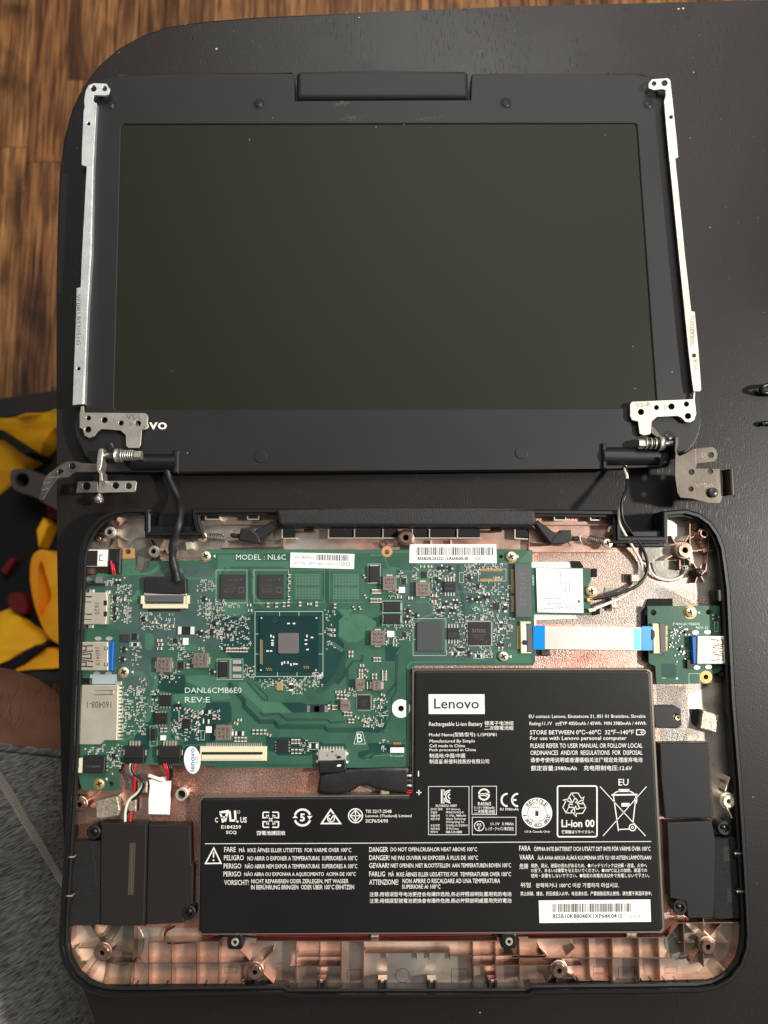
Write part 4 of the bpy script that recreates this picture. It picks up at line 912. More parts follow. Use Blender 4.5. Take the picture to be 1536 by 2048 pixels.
traces(c1([(870, 575), (970, 570)]), 1, 1, 'pcb_dark'); traces(c3([(420, 1140), (530, 1070), (600, 1050), (600, 970), (560, 940)]), 3, 1.6, 'pcb_trace_lt', .5); traces(c3([(830, 830), (1000, 840), (1050, 830), (1240, 830), (1300, 860)]), 2, 2, 'pcb_trace_lt', .6)
traces(c3([(850, 570), (850, 750), (890, 870), (900, 1050), (880, 1150)]), 4, 2, 'pcb_trace', .8); traces(c3([(690, 1100), (720, 1100), (720, 1380), (760, 1430), (870, 1450)]), 2, 2, 'pcb_trace_lt', .5)
traces(c3([(0, 480), (130, 480), (180, 600), (270, 610), (320, 640), (400, 640), (400, 900)]), 2, 2.5, 'pcb_trace_lt', .5); traces(c6([(980, 640), (960, 720), (1040, 800), (1090, 830)]), 3, 2, 'pcb_trace_lt', .5)
traces(c6([(600, 180), (690, 180), (700, 220), (740, 240)]), 5, 2.2, 'pcb_trace_lt', .4); traces(c6([(500, 830), (600, 780), (680, 700), (680, 620), (740, 580)]), 2, 2, 'pcb_trace_lt', .5)
traces(c7([(1330, 990), (1440, 990), (1480, 950), (1536, 950)]), 2, 2, 'pcb_dark', 1); traces(c8([(370, 990), (470, 1000), (510, 970), (700, 960)]), 1, 1, 'pcb_trace_lt', .6); traces([(432, 1530), (640, 1531)], 2, 3.5, 'pcb_dark', .7)
# ground vias: little dots along the edges and over the pours
k = Ink(S + .03); rnd = random.Random(21)
for x in range(410, 766, 6): k.fill(circ(x, 1103.5, .7, 5))
for x in range(838, 1060, 7): k.fill(circ(x, 1326.5, .7, 5))
for x in range(440, 640, 6): k.fill(circ(x, 1531, .7, 5))
for x0, y0, x1, y1, n in ((440, 1380, 640, 1480, 60), (670, 1200, 760, 1300, 40), (700, 1430, 810, 1530, 30), (300, 1125, 420, 1150, 25), (760, 1290, 818, 1500, 40), (245, 1100, 268, 1150, 16), (860, 1140, 1020, 1310, 60), (250, 1230, 420, 1300, 50), (405, 1106, 440, 1140, 14)):
    for i in range(n): k.fill(circ(rnd.uniform(x0, x1), rnd.uniform(y0, y1), rnd.uniform(.5, 1.1), 6))
k.go('via', mb, 'via_dots', 'stuff')

# ---- component kinds with shared meshes (unit size, scaled per object)
def unit_mesh(name, parts, mats):
    b_ = MB()
    for x0, y0, x1, y1, z0, z1, mi in parts:
        s_ = ((x0, y0), (x1, y0), (x1, y1), (x0, y1)); v = [(x, y, z0) for x, y in s_] + [(x, y, z1) for x, y in s_]
        b_.add(v, [[i, (i + 1) % 4, (i + 1) % 4 + 4, i + 4] for i in range(4)] + [[4, 5, 6, 7], [3, 2, 1, 0]], mi)
    me = bpy.data.meshes.new(name); me.from_pydata(b_.v, [], b_.f)
    for q in mats: me.materials.append(M[q])
    me.polygons.foreach_set('material_index', b_.m); me.update(); return me
CAPM = unit_mesh('capacitor', [(-.30, -.5, .30, .5, 0, 1, 0), (-.5, -.5, -.30, .5, 0, 1.03, 1), (.30, -.5, .5, .5, 0, 1.03, 1)], ['mlcc', 'solder'])
RESM = unit_mesh('resistor', [(-.28, -.5, .28, .5, 0, 1, 0), (-.5, -.5, -.28, .5, 0, 1.02, 1), (.28, -.5, .5, .5, 0, 1.02, 1)], ['resistor_black', 'solder'])
TRAM = unit_mesh('transistor', [(-.5, -.3, .5, .3, .12, 1, 0), (-.14, .3, .14, .62, 0, .3, 1), (-.46, -.62, -.18, -.3, 0, .3, 1), (.18, -.62, .46, -.3, 0, .3, 1)], ['ic_plastic', 'solder'])
def inst(me, px, py, w, h, z, rot=0, parent=None, zb=BT):
    o = bpy.data.objects.new(me.name.split('.')[0], me); s_ = mmpx(px, py, zb)
    o.scale = (w * s_, h * s_, z * .001); o.rotation_euler = (0, 0, -R(rot)); p = P(px, py, zb + z); p.z = zb * .001
    return put(o, parent or mb, p)
def caps(lst, w=9, h=5.5, rot=0, z=.7, me=None):
    for x, y in lst: inst(me or CAPM, x, y, w, h, z, rot)
def row(x0, y0, x1, y1, n): return [(x0 + (x1 - x0) * i / max(1, n - 1), y0 + (y1 - y0) * i / max(1, n - 1)) for i in range(n)]
caps(row(746, 1183, 760, 1183, 4) + row(743, 1201, 761, 1201, 4), 8.5, 4.6, 90); caps([(845, 1133), (860, 1133)], 9, 5); caps([(799, 1194), (821, 1196), (869, 1191), (868, 1203)], 9, 6, 90 if 0 else 0)
caps([(790, 1281), (790, 1290)], 7.5, 5); caps(row(749, 1319, 760, 1319, 3), 8.5, 4, 90); caps([(536, 1210), (553, 1210), (568, 1209), (577, 1208), (600, 1208), (633, 1208), (670, 1212)], 9, 5, 90); caps([(619, 1208)], 9, 4.5)
caps([(579, 1152), (579, 1165)], 7, 4.5, 90); caps([(578, 1179), (578, 1196)], 7, 4, 90); caps([(498, 1210), (500, 1221)], 8, 5); caps(row(454, 1300, 493, 1300, 8), 8.5, 4.3, 90); caps([(666, 1260), (666, 1271), (702, 1304), (702, 1312)], 9, 5)
caps([(729, 1153), (731, 1193), (720, 1216), (708, 1216)], 7, 4, 60); caps(row(507, 1464, 530, 1464, 4), 9, 4.8, 90); caps([(538, 1470), (472, 1447)], 8, 5, 20); caps(row(471, 1479, 491, 1479, 4), 9, 4.6, 90)
caps(row(585, 1483, 598, 1483, 3) + row(585, 1503, 600, 1503, 3), 9, 4.8, 90); caps([(724, 1331), (722, 1341), (722, 1348), (722, 1354)], 8, 5); caps([(749, 1349), (749, 1356)], 9, 4.6); caps(row(769, 1343, 769, 1359, 4), 9, 4.4)
caps(row(738, 1366, 738, 1376, 3), 8, 4.4); caps([(702, 1378), (675, 1384), (686, 1384)], 8, 5); caps(row(676, 1393, 691, 1394, 3), 9, 4.6, 90); caps([(658, 1414), (667, 1415), (673, 1415)], 9, 4.6, 90)
caps(row(690, 1428, 702, 1428, 3), 8, 4.2, 90); caps(row(699, 1442, 706, 1442, 2), 8, 4.6, 90); caps([(714, 1435), (727, 1442), (766, 1390), (759, 1399), (760, 1413)], 8, 4.4, 20); caps([(733, 1341), (731, 1353)], 7, 4.2, 40)
caps([(319, 1281), (321, 1289), (319, 1297)], 9, 5.5); caps([(326, 1251), (343, 1253), (309, 1245)], 9, 5); caps([(246, 1199)], 8, 6); caps([(372, 1420), (381, 1420), (386, 1433), (394, 1434), (395, 1448), (394, 1461)], 8, 5, 30)
caps([(428, 1434), (376, 1332)], 9, 6, 90); caps([(347, 1460), (349, 1463)], 7, 4); caps([(323, 1460), (331, 1460)], 8, 5, 90); caps([(479, 1440)], 8, 5)
caps([(458, 1467), (412, 1424)], 18, 7, 0, .5, RESM); caps([(479, 1467)], 17, 8, 0, .5, RESM); caps([(412, 1443)], 13, 8, 0, .5, RESM); caps([(582, 1374)], 15, 8, 90, .6, RESM); caps([(911, 1307), (957, 1312)], 15, 6, 0, .6, RESM)
caps([(1011, 1216), (1002, 1251)], 17, 6, 90, .6, RESM); caps([(372, 1261)], 32, 15, 0, .8, RESM); caps([(627, 1492)], 17, 9, 0, .5, RESM); caps([(270, 1289)], 15, 6, 0, .5, RESM)
for x, y, rot in ((884, 1136, 0), (900, 1137, 90), (877, 1161, 30), (940, 1198, 90), (958, 1199, 0), (975, 1194, 180), (893, 1208, 0), (911, 1205, 180), (883, 1220, 180), (908, 1221, 180), (815, 1222, 90), (832, 1231, 90), (815, 1238, 0), (956, 1173, 90), (939, 1155, 90),
                  (1002, 1290, 0), (923, 1299, 0), (938, 1307, 90), (235, 1165, 180), (286, 1238, 90), (407, 1198, 90), (428, 1247, 90), (423, 1264, 90), (458, 1264, 0), (308, 1394, 0), (356, 1411, 0), (424, 1344, 90), (247, 1299, 90), (229, 1196, 90), (228, 1218, 90), (229, 1235, 90), (244, 1319, 90), (400, 1266, 30), (227, 1513, 80)):
    inst(TRAM, x, y, 11, 11, 1.0, rot)
# tiny chips too small to tell apart: scattered, joined by kind
k = MB(); rnd = random.Random(9)
def scatter(x0, y0, x1, y1, n):
    for i in range(n):
        x = rnd.uniform(x0, x1); y = rnd.uniform(y0, y1); x = x0 + round((x - x0) / 3.2) * 3.2; y = y0 + round((y - y0) / 3.0) * 3.0; s_ = mmpx(x, y, BT); rot = rnd.choice((0, math.pi / 2)); c = P(x, y, BT + .4)
        w = rnd.uniform(2.0, 2.7) * s_ / 2 * 1.35; h = w * .5; mi = rnd.choice((0, 0, 1, 1, 2)); e = Vector((math.cos(rot), math.sin(rot), 0)) * w * .74
        k.wbox(c, w * .40, h * .9, BT, BT + .42, mi, 0, rot); k.wbox(c + e, w * .36, h * 1.05, BT, BT + .45, 3, 0, rot); k.wbox(c - e, w * .36, h * 1.05, BT, BT + .45, 3, 0, rot)
for q in ((210, 1158, 228, 1170, 14), (232, 1170, 262, 1200, 40), (222, 1198, 262, 1245, 60), (246, 1208, 258, 1244, 22), (278, 1226, 350, 1262, 70), (395, 1160, 430, 1182, 40), (396, 1200, 420, 1236, 40), (415, 1200, 450, 1250, 80), (412, 1255, 445, 1275, 50), (336, 1275, 370, 1300, 30), (350, 1304, 385, 1320, 26),
          (262, 1290, 282, 1330, 22), (398, 1272, 410, 1305, 14), (448, 1205, 482, 1215, 12), (440, 1230, 500, 1300, 130), (520, 1355, 640, 1378, 90), (575, 1360, 606, 1388, 40), (625, 1345, 645, 1372, 40), (650, 1220, 672, 1300, 30), (488, 1330, 508, 1356, 26), (242, 1372, 292, 1470, 190), (276, 1355, 296, 1384, 14),
          (310, 1340, 360, 1364, 26), (300, 1380, 318, 1425, 36), (345, 1420, 400, 1480, 110), (400, 1420, 440, 1440, 20), (205, 1490, 246, 1535, 70), (170, 1495, 205, 1508, 20), (728, 1432, 768, 1455, 80), (745, 1395, 775, 1432, 34), (690, 1380, 712, 1395, 16), (760, 1480, 776, 1500, 12), (600, 1478, 616, 1506, 14),
          (826, 1135, 836, 1160, 20), (858, 1140, 880, 1172, 40), (880, 1146, 912, 1160, 30), (930, 1128, 960, 1150, 40), (966, 1128, 1016, 1138, 30), (930, 1165, 960, 1185, 24), (958, 1165, 1020, 1190, 50), (960, 1200, 1000, 1235, 44), (1000, 1190, 1018, 1215, 22), (865, 1205, 925, 1235, 60), (900, 1230, 940, 1250, 24),
          (918, 1250, 936, 1310, 40), (985, 1240, 1020, 1300, 60), (890, 1290, 920, 1312, 26), (955, 1290, 985, 1316, 30), (795, 1140, 815, 1158, 14), (775, 1180, 800, 1196, 16), (770, 1250, 795, 1290, 34), (800, 1240, 830, 1280, 26), (808, 1205, 826, 1250, 18), (940, 1215, 975, 1240, 30), (860, 1175, 885, 1200, 18), (985, 1155, 1010, 1160, 10), (1008, 1235, 1030, 1265, 24)):
    scatter(*q)
k.build('tiny_components', ['mlcc', 'resistor_black', 'inductor', 'solder'], mb, kind='stuff')

# ---- chips
def leads(parent, x0, y0, x1, y1, n, side, ln, w=1.6, m='tin', z=None):
    b_ = MB()
    for i in range(n):
        t = (i + .5) / n
        if side in 'tb':
            x = x0 + (x1 - x0) * t; y = y0 if side == 't' else y1; d = -ln if side == 't' else ln
            b_.box(x - w / 2, min(y, y + d), x + w / 2, max(y, y + d), BT, BT + (z or .35))
        else:
            y = y0 + (y1 - y0) * t; x = x0 if side == 'l' else x1; d = -ln if side == 'l' else ln
            b_.box(min(x, x + d), y - w / 2, max(x, x + d), y + w / 2, BT, BT + (z or .35))
    return b_.build('leads', m, parent, kind='stuff')
def worn(parent, z, *rows):                        # worn, unreadable laser marking: short strokes
    k = Ink(z); rn = random.Random(len(rows) + int(rows[0][0]))
    for x0, y, x1 in rows:
        x = x0
        while x < x1:
            k.line([(x, y - 1.3), (x + rn.uniform(-.3, .8), y + 1.3)], .6); k.line([(x, y + rn.choice((-1.2, 0, 1.2))), (x + 1.4, y + rn.choice((-1.2, 0, 1.2)))], .5); x += rn.choice((2.4, 2.4, 4))
    k.go('faint_ink', parent, 'worn_marking', 'stuff')
def chip(x0, y0, x1, y1, z=1.0, m='chip_black', sides='', n=4, ln=6, w=2.2, name='chip'):
    o = box(name, x0, y0, x1, y1, BT, BT + z, m, mb, .12)
    for s_ in sides: leads(o, x0, y0, x1, y1, n, s_, ln, w)
    return o
for x0 in (441, 517):
    o = chip(x0, 1149, x0 + 50, 1197, 1.0)
    worn(o, BT + 1.02, (x0 + 15, 1160, x0 + 38), (x0 + 7, 1171, x0 + 28), (x0 + 7, 1177, x0 + 28)); T('SEC 613', x0 + 7, 1181, x0 + 27, 1185, BT + 1.02, 'faint_ink', o)
    k = Ink(BT + 1.02); k.ring(x0 + 42, 1159, 1.2, .9, 10); k.frame(x0 + 37, 1175, x0 + 46, 1185, 1.0); k.go('faint_ink', o)
for x0 in (590, 667):                              # empty memory sites: rows of bare solder pads
    k = Ink(S + .03); k.frame(x0, 1149, x0 + 50, 1197, .7)
    k.frame(x0 - 8, 1140, x0 + 59, 1205, .5)
    for half in (0, 1):
        for j in range(7):
            for i in range(16): k.fill(circ(x0 + 3 + i * 2.95, 1152 + half * 24 + j * 2.95, 1.0, 6))
    k.go('pcb_trace_lt', mb, 'bare_pads', 'stuff')
k = Ink(S + .03); k.frame(432, 1140, 494, 1206, .5); k.frame(508, 1140, 577, 1206, .5); k.frame(510, 1223, 646, 1353, .8)
for x in (559, 598): k.line([(x, 1223), (x, 1232)], .8); k.line([(x - 4, 1344), (x - 4, 1353)], .8)
for y in (1268, 1308): k.line([(510, y), (519, y)], .8); k.line([(637, y), (646, y)], .8)
k.fill([(646, 1343), (646, 1353), (636, 1353)])
for q in ((736, 1128, 761, 1167), (765, 1202, 804, 1250), (765, 1225, 804, 1226), (434, 1318, 460, 1359), (462, 1318, 486, 1359), (300, 1452, 314, 1492), (826, 1237, 892, 1311), (957, 1138, 1012, 1162), (919, 1145, 927, 1165), (903, 1304, 924, 1311), (947, 1308, 967, 1317), (969, 1300, 983, 1315), (617, 1485, 637, 1499), (402, 1461, 409, 1480), (260, 1285, 280, 1293)): k.frame(*q, .6)
for x, y in ((430, 1112), (1036, 1113), (1022, 1313), (266, 1344), (214, 1558)): k.fill([(x - 4, y), (x + 1, y - 3.5), (x + 1, y + 3.5)])
k.line([(714, 1464), (725, 1464), (731, 1488), (708, 1488)], .9, True); k.line([(781, 1509), (781, 1512), (806, 1512), (806, 1509)], .7)
k.go('silk', mb, 'silkscreen', 'stuff')
T('MODEL : NL6C', 472, 1109, 572, 1119.5, S + .03, 'silk', mb); T('DANL6CMB6E0', 370, 1375, 483, 1386, S + .03, 'silk', mb); T('REV:E', 370, 1394, 420, 1405, S + .03, 'silk', mb); T('B', 714, 1467, 725, 1485, S + .03, 'silk', mb)
# processor
cpu = box('processor', 519, 1232, 637, 1343, BT, BT + .9, 'substrate', mb, .1); CZ = BT + .92
d = plate('die', rrect(556, 1266, 597, 1307, 2.5), BT + .9, BT + 1.75, 'die', cpu, ch=.12)
k = Ink(CZ); 
for x, y, w, h in ((577, 1247, 5, 2.6), (588, 1247, 5, 2.6), (542, 1272, 2.6, 5), (547, 1274, 2.6, 4), (545, 1281, 5, 2.6), (545, 1286, 5, 2.6), (545, 1290, 5, 2.6), (535, 1302, 5, 2.6), (542, 1302, 5, 2.6), (614, 1272, 2.6, 5), (612, 1280, 5, 2.6), (612, 1288, 5, 2.6), (624, 1275, 5, 2.6), (615, 1299, 5, 2.6), (564, 1327, 2.6, 6), (569, 1325, 2.6, 5), (576, 1325, 2.6, 5), (582, 1329, 2.6, 5), (588, 1328, 2.6, 4), (593, 1328, 5, 2.4)):
    k.rect(x - w / 2, y - h / 2, x + w / 2, y + h / 2)
for x, y in ((523, 1236), (633, 1236), (522, 1340), (632, 1340)): k.fill(circ(x, y, 1.6, 8))
k.go('white_ink', cpu, 'contact_marks', 'stuff')
k = Ink(CZ)
for i in range(13):
    for j in range(2): k.rect(520 + j * 3, 1279 + i * 3.8 + j * 1.6, 522.3 + j * 3, 1281.6 + i * 3.8 + j * 1.6)
for i in range(6): k.fill(circ(533 + i % 3 * 4 + (i // 3) * 2, 1337 + i // 3 * 3, 1.3, 6)); k.fill(circ(609 + i % 3 * 4 + (i // 3) * -1, 1336 - i // 3 * 3, 1.3, 6))
k.go('gold', cpu, 'gold_contacts', 'stuff')
k = Ink(CZ); k.ring(550, 1239, 4, .7); k.go('pcb_trace', cpu)
chip(834, 1245, 884, 1302, 1.0, 'chip_grey')
o = chip(888, 1163, 911, 1184, 1.3, 'ic_plastic', 'tb', 4, 8, 2.6); worn(o, BT + 1.32, (892, 1167, 907), (891, 1177, 908))
o = chip(895, 1256, 918, 1279, 1.3, 'ic_plastic', 'tb', 4, 8, 2.6); worn(o, BT + 1.32, (898, 1267, 914), (898, 1272, 913))
o = chip(937, 1244, 982, 1290, 1.1, 'ic_plastic', 'tblr', 24, 3, 1.0); T('smsc', 944, 1258, 972, 1265, BT + 1.12, 'faint_ink', o, bold=.01); worn(o, BT + 1.12, (944, 1270, 972), (944, 1274, 970), (953, 1279, 967))
k = Ink(BT + 1.12); k.ring(972, 1284, 2, .6, 12); k.go('faint_ink', o)
o = chip(715, 1391, 741, 1419, 1.0, 'ic_plastic', 'tblr', 13, 3, 1.1); worn(o, BT + 1.02, (722, 1401, 734), (722, 1405, 734), (724, 1410, 732))
for q in ((842, 1143, 854, 1155), (803, 1157, 812, 1167), (987, 1206, 999, 1218), (804, 1264, 813, 1273), (364, 1438, 381, 1457), (355, 1324, 367, 1338), (263, 1267, 274, 1279), (346, 1277, 355, 1286), (628, 1412, 639, 1424)): chip(*q, .9, 'ic_plastic', 'lr', 5, 2.6, 1.0)
for q in ((319, 1390, 342, 1413), (310, 1426, 334, 1449), (553, 1481, 577, 1505)): chip(*q, 1.1, 'ic_plastic', 'tb' if q[0] < 400 else 'lr', 4, 3, 2.6)
chip(242, 1269, 258, 1284, 1.1, 'chip_black'); o = chip(621, 1411, 649, 1424, .9, 'ic_plastic', 'lr', 5, 7, 1.2)
# power inductors
def inductor(x0, y0, x1, y1, lines, rot=0):
    o = box('inductor', x0, y0, x1, y1, BT, BT + 2.6, 'inductor', mb, .25); zz = BT + 2.62; n = len(lines)
    if rot in (0, 180): leads(o, x0 + 6, y0, x1 - 6, y1, 1, 't', 3, 12); leads(o, x0 + 6, y0, x1 - 6, y1, 1, 'b', 3, 12)
    else: leads(o, x0, y0 + 6, x1, y1 - 6, 1, 'r', 4, 14); leads(o, x0, y0 + 6, x1, y1 - 6, 1, 'l', 2, 14)
    w, h = x1 - x0, y1 - y0
    for i, s_ in enumerate(lines):
        a = (i + (.5 if n > 1 else .3) - .28) / n if n > 1 else .33; c = (i + .5 + .28) / n if n > 1 else .67
        a, c = .12 + a * .76, .12 + c * .76
        if rot == 0: T(s_, x0 + w * .17, y0 + h * a, x0 + w * .83, y0 + h * c, zz, 'ink', o, 0)
        elif rot == 180: T(s_, x0 + w * .17, y0 + h * (1 - c), x0 + w * .83, y0 + h * (1 - a), zz, 'ink', o, 180)
        elif rot == 270: T(s_, x0 + w * a, y0 + h * .17, x0 + w * c, y0 + h * .83, zz, 'ink', o, 270)
        else: T(s_, x0 + w * (1 - c), y0 + h * .17, x0 + w * (1 - a), y0 + h * .83, zz, 'ink', o, 90)
inductor(765, 1152, 793, 1181, ['1R0', '618', 'C3T']); inductor(831, 1164, 860, 1193, ['2R2', '619', 'CE0'], 180); inductor(741, 1261, 770, 1291, ['R33', '618', 'RAP']); inductor(312, 1315, 342, 1345, ['2R2', '618', 'C9N'], 270)
inductor(386, 1306, 416, 1336, ['R47', '619', 'CM0'], 270); inductor(431, 1450, 462, 1481, ['2R2', '61E', 'CW0'], 270); inductor(710, 1359, 729, 1379, ['2R2']); inductor(744, 1361, 763, 1381, ['1R0'], 270); inductor(680, 1401, 700, 1421, ['1R0'])
# moulded black capacitors
for x0, y0, x1, y1, v_ in ((738, 1132, 759, 1164, 1), (768, 1204, 801, 1223, 0), (768, 1229, 801, 1247, 0), (437, 1324, 456, 1355, 1), (302, 1458, 312, 1482, 1)):
    o = box('moulded_capacitor', x0, y0, x1, y1, BT, BT + 1.9, 'ic_plastic', mb, .25); leads(o, x0 + 2, y0 + 2, x1 - 2, y1 - 2, 1, 't' if v_ else 'l', 4, (x1 - x0 - 4) if v_ else (y1 - y0 - 4)); leads(o, x0 + 2, y0 + 2, x1 - 2, y1 - 2, 1, 'b' if v_ else 'r', 4, (x1 - x0 - 4) if v_ else (y1 - y0 - 4))
for q in ((465, 1320, 482, 1328), (465, 1333, 482, 1343), (465, 1349, 482, 1356)): box('solder_pad', *q, BT, BT + .3, 'tin', mb, .1)
for q in ((774, 1262, 788, 1274), (797, 1174, 810, 1186), (553, 1364, 565, 1381), (411, 1453, 423, 1466), (320, 1471, 331, 1481), (365, 1276, 376, 1290)): box('crystal', *q, BT, BT + .9, 'white_plastic' if q[0] != 553 else 'gold', mb, .15)
# bare mini connector footprint
k = Ink(S + .05)
for i in range(18): k.rect(961 + i * 2.45, 1138, 962.5 + i * 2.45, 1142.5); k.rect(961 + i * 2.45, 1157, 962.5 + i * 2.45, 1161.5)
k.go('orange_pad', mb, 'bare_pads', 'stuff')
# fixing points
plate('pad', [(243.5, 1096.5), (269.5, 1096.5), (269.5, 1117), (243.5, 1117)], BT, BT + .06, 'orange_pad', mb, holes=[circ(256, 1103, 5.5)])
plate('pad', circ(774, 1103, 11, 20), BT, BT + .06, 'orange_pad', mb, holes=[circ(774, 1104, 5)]); plate('pad', circ(802, 1417, 18.5, 28), BT, BT + .06, 'white_plastic', mb, holes=[circ(802, 1417, 6)])
plate('pad', circ(1033, 1314, 5, 14), BT, BT + .06, 'gold', mb, holes=[circ(1033, 1314, 3.5)])
for x, y in ((411, 1112), (1023, 1113), (1007, 1313), (247, 1344)):
    plate('pad', circ(x, y + 1, 11.5, 20), BT, BT + .06, 'orange_pad', mb); screw(x, y, BT + 1.3, 10, 'screw_nickel', mb, rot=.5)
plate('pad', circ(198, 1568, 11.5, 20), BT, BT + .06, 'gold', mb); screw(198, 1568, BT + 1.0, 9.5, 'gold', mb, 'brown_steel')
for x, y in ((248, 1156), (224, 1548)): lathe('test_point', x, y, [(.55, BT), (.55, BT + .2), (.001, BT + .22)], 'orange_pad', mb, 10)

# ---- ports along the side
def port(name, pts, z, m='silver', ch=.35): return plate(name, pts, BT - .5, BT + z, m, mb, ch=ch, segs=2)
o = port('power_jack', [(163, 1099), (214, 1099), (213, 1133), (162, 1133)], 3.2, 'white_plastic'); ZT = BT + 3.22
box('jack_window', 163, 1101, 195, 1132, BT + 3, ZT + .02, 'speaker', o); k = Ink(ZT); k.line([(206, 1110), (199, 1110), (199, 1121), (206, 1121)], 1.4); k.go('ink', o)
box('jack_tail', 216, 1098, 241, 1148, 6, BT + 2.4, 'soft_black', o, .6); box('jack_tail', 220, 1104, 236, 1128, BT + 2.3, BT + 3, 'gap_black', o, .3)
tube('jack_wire', [(226, 1128, 12), (228, 1138, 12.4), (230, 1148, 11.6)], .5, 'wire_red', o); tube('jack_wire', [(222, 1122, 12), (224, 1136, 12.6), (226, 1147, 11.8)], .5, 'wire_red', o)
b_ = MB(); b_.tube([P(163, 1159, 10.4), P(190, 1159, 10.4)], .0013, 14, 0, True, 1); o = b_.build('light_pipe', 'clear_plastic', mb, True); box('light_pipe_lamp', 191, 1153, 203, 1166, BT, BT + 1.7, 'clear_plastic', o, .2); box('light_pipe_holder', 160, 1167, 208, 1171, BT, BT + 1.4, 'soft_black', o)
o = port('hdmi_port', [(160, 1185), (213, 1185), (215, 1192), (214, 1232), (212, 1249), (158, 1249)], 3.0); ZT = BT + 3.02; T('1620', 189, 1206, 199, 1229, ZT, 'stamp_ink', o, rot=90)
k = Ink(ZT)
for y in (1193, 1228): k.line([(168, y), (168, y + 11), (183, y + 11)], 1.6); k.line([(168, y), (185, y)], 1.6); k.rect(174, y + 1, 182, y + 2)
for y in (1201, 1223): k.rect(207, y, 214, y + 10)
k.go('ink', o, 'port_cutout')
for x, y in ((183, 1182), (181, 1253), (215, 1184)): box('port_lug', x - 5, y - 3, x + 5, y + 3, BT, BT + .8, 'tin', o, .1)
def usb(x0, y0, x1, y1, text, tx0, tx1, flip=False, zb=BT, par=None, tm='stamp_ink'):
    o = plate('usb_port', [(x0 + 1, y0), (x1, y0), (x1, y1), (x0, y1)], zb - .5, zb + 3.4, 'silver', par or mb, ch=.35, segs=2); zt = zb + 3.42
    k = Ink(zt); w = x1 - x0; h = y1 - y0; s_ = -1 if flip else 1; cx = x1 - 8 if flip else x0
    X = lambda t: cx + s_ * t; yy = [y0 + h * t for t in (.16, .31, .5, .69, .84)]
    k.line([(X(6), yy[0] - 1), (X(16), yy[0] - 1), (X(16), yy[1] - 1), (X(6), yy[1] - 1)], 2.3, True); k.line([(X(6), yy[3] + 1), (X(16), yy[3] + 1), (X(16), yy[4] + 1), (X(6), yy[4] + 1)], 2.3, True)
    k.line([(X(6), yy[2] - 7), (X(30), yy[1])], 2.3); k.line([(X(6), yy[2] + 7), (X(30), yy[3])], 2.3); k.line([(X(30), yy[0] - 2), (X(16), yy[0] - 1)], 2.3); k.line([(X(30), yy[4] + 2), (X(16), yy[4] + 1)], 2.3)
    k.line([(X(8), yy[2] - 3), (X(26), yy[2] - 5), (X(26), yy[2] + 5), (X(8), yy[2] + 3)], 2.3)
    k.go('ink', o, 'port_cutout'); T(text, tx0, y0 + h * .2, tx1, y0 + h * .82, zt, tm, o, rot=90 if not flip else 270)
    return o
o = usb(156, 1284, 216, 1341, '160419', 191, 200); box('usb_tongue', 216, 1284, 226, 1342, BT, BT + 2.8, 'usb_blue', o, .3); leads(o, 216, 1288, 226, 1339, 9, 'r', 3, 1.6); k = Ink(BT + 3.42)
for y in (1293, 1325): k.line([(209, y), (209, y + 7), (215, y + 7), (215, y)], 1.2)
k.go('ink', o, 'port_cutout')
for x, y in ((196, 1277), (218, 1277), (193, 1347), (217, 1347)): plate('port_lug', [(x - 7 + 7 * (1 + math.cos(g)), y + 4 * math.sin(g)) for g in [i * math.pi / 6 for i in range(12)]], BT, BT + .25, 'tin', o)
plate('grey_spacer', [(180, 1349), (233, 1349), (233, 1368), (178, 1368)], BT, BT + .5, 'grey_film', mb)
o = plate('card_slot', c6([(112, 290), (465, 290), (452, 820), (325, 820), (285, 860), (85, 860)]), BT - .3, BT + 2.2, 'silver', mb, ch=.3, segs=2); T('160408-1', 174, 1403, 222.5, 1416, BT + 2.22, 'stamp_ink', o, rot=180)
k = Ink(BT + 2.22); k.line([(189, 1382), (226, 1381)], 1.2); k.line([(188, 1390), (227, 1389)], 1.2); k.go('ink', o, 'port_cutout'); box('spring_finger', 181, 1384, 224, 1387, BT + 2.2, BT + 2.5, 'silver', o); box('spring_tip', 221, 1382, 226, 1388, BT + 2.2, BT + 2.6, 'gold', o)
leads(o, 236, 1372, 238, 1482, 15, 'r', 8, 3.2); box('port_lug', 231, 1363, 243, 1370, BT, BT + .8, 'tin', o, .1)
o = box('audio_jack', 165, 1513, 209, 1547, BT - .5, BT + 3.0, 'ic_plastic', mb, .3); plate('jack_collar', [(150, 1517), (165, 1516), (166, 1546), (148, 1546), (149, 1538), (157, 1535), (157, 1526), (149, 1524)], BT - .5, BT + 2.6, 'cream', o, ch=.2); T('160404-A1', 173, 1531, 201, 1535, BT + 3.02, 'faint_ink', o, rot=180); leads(o, 165, 1516, 210, 1544, 4, 'r', 5, 3)
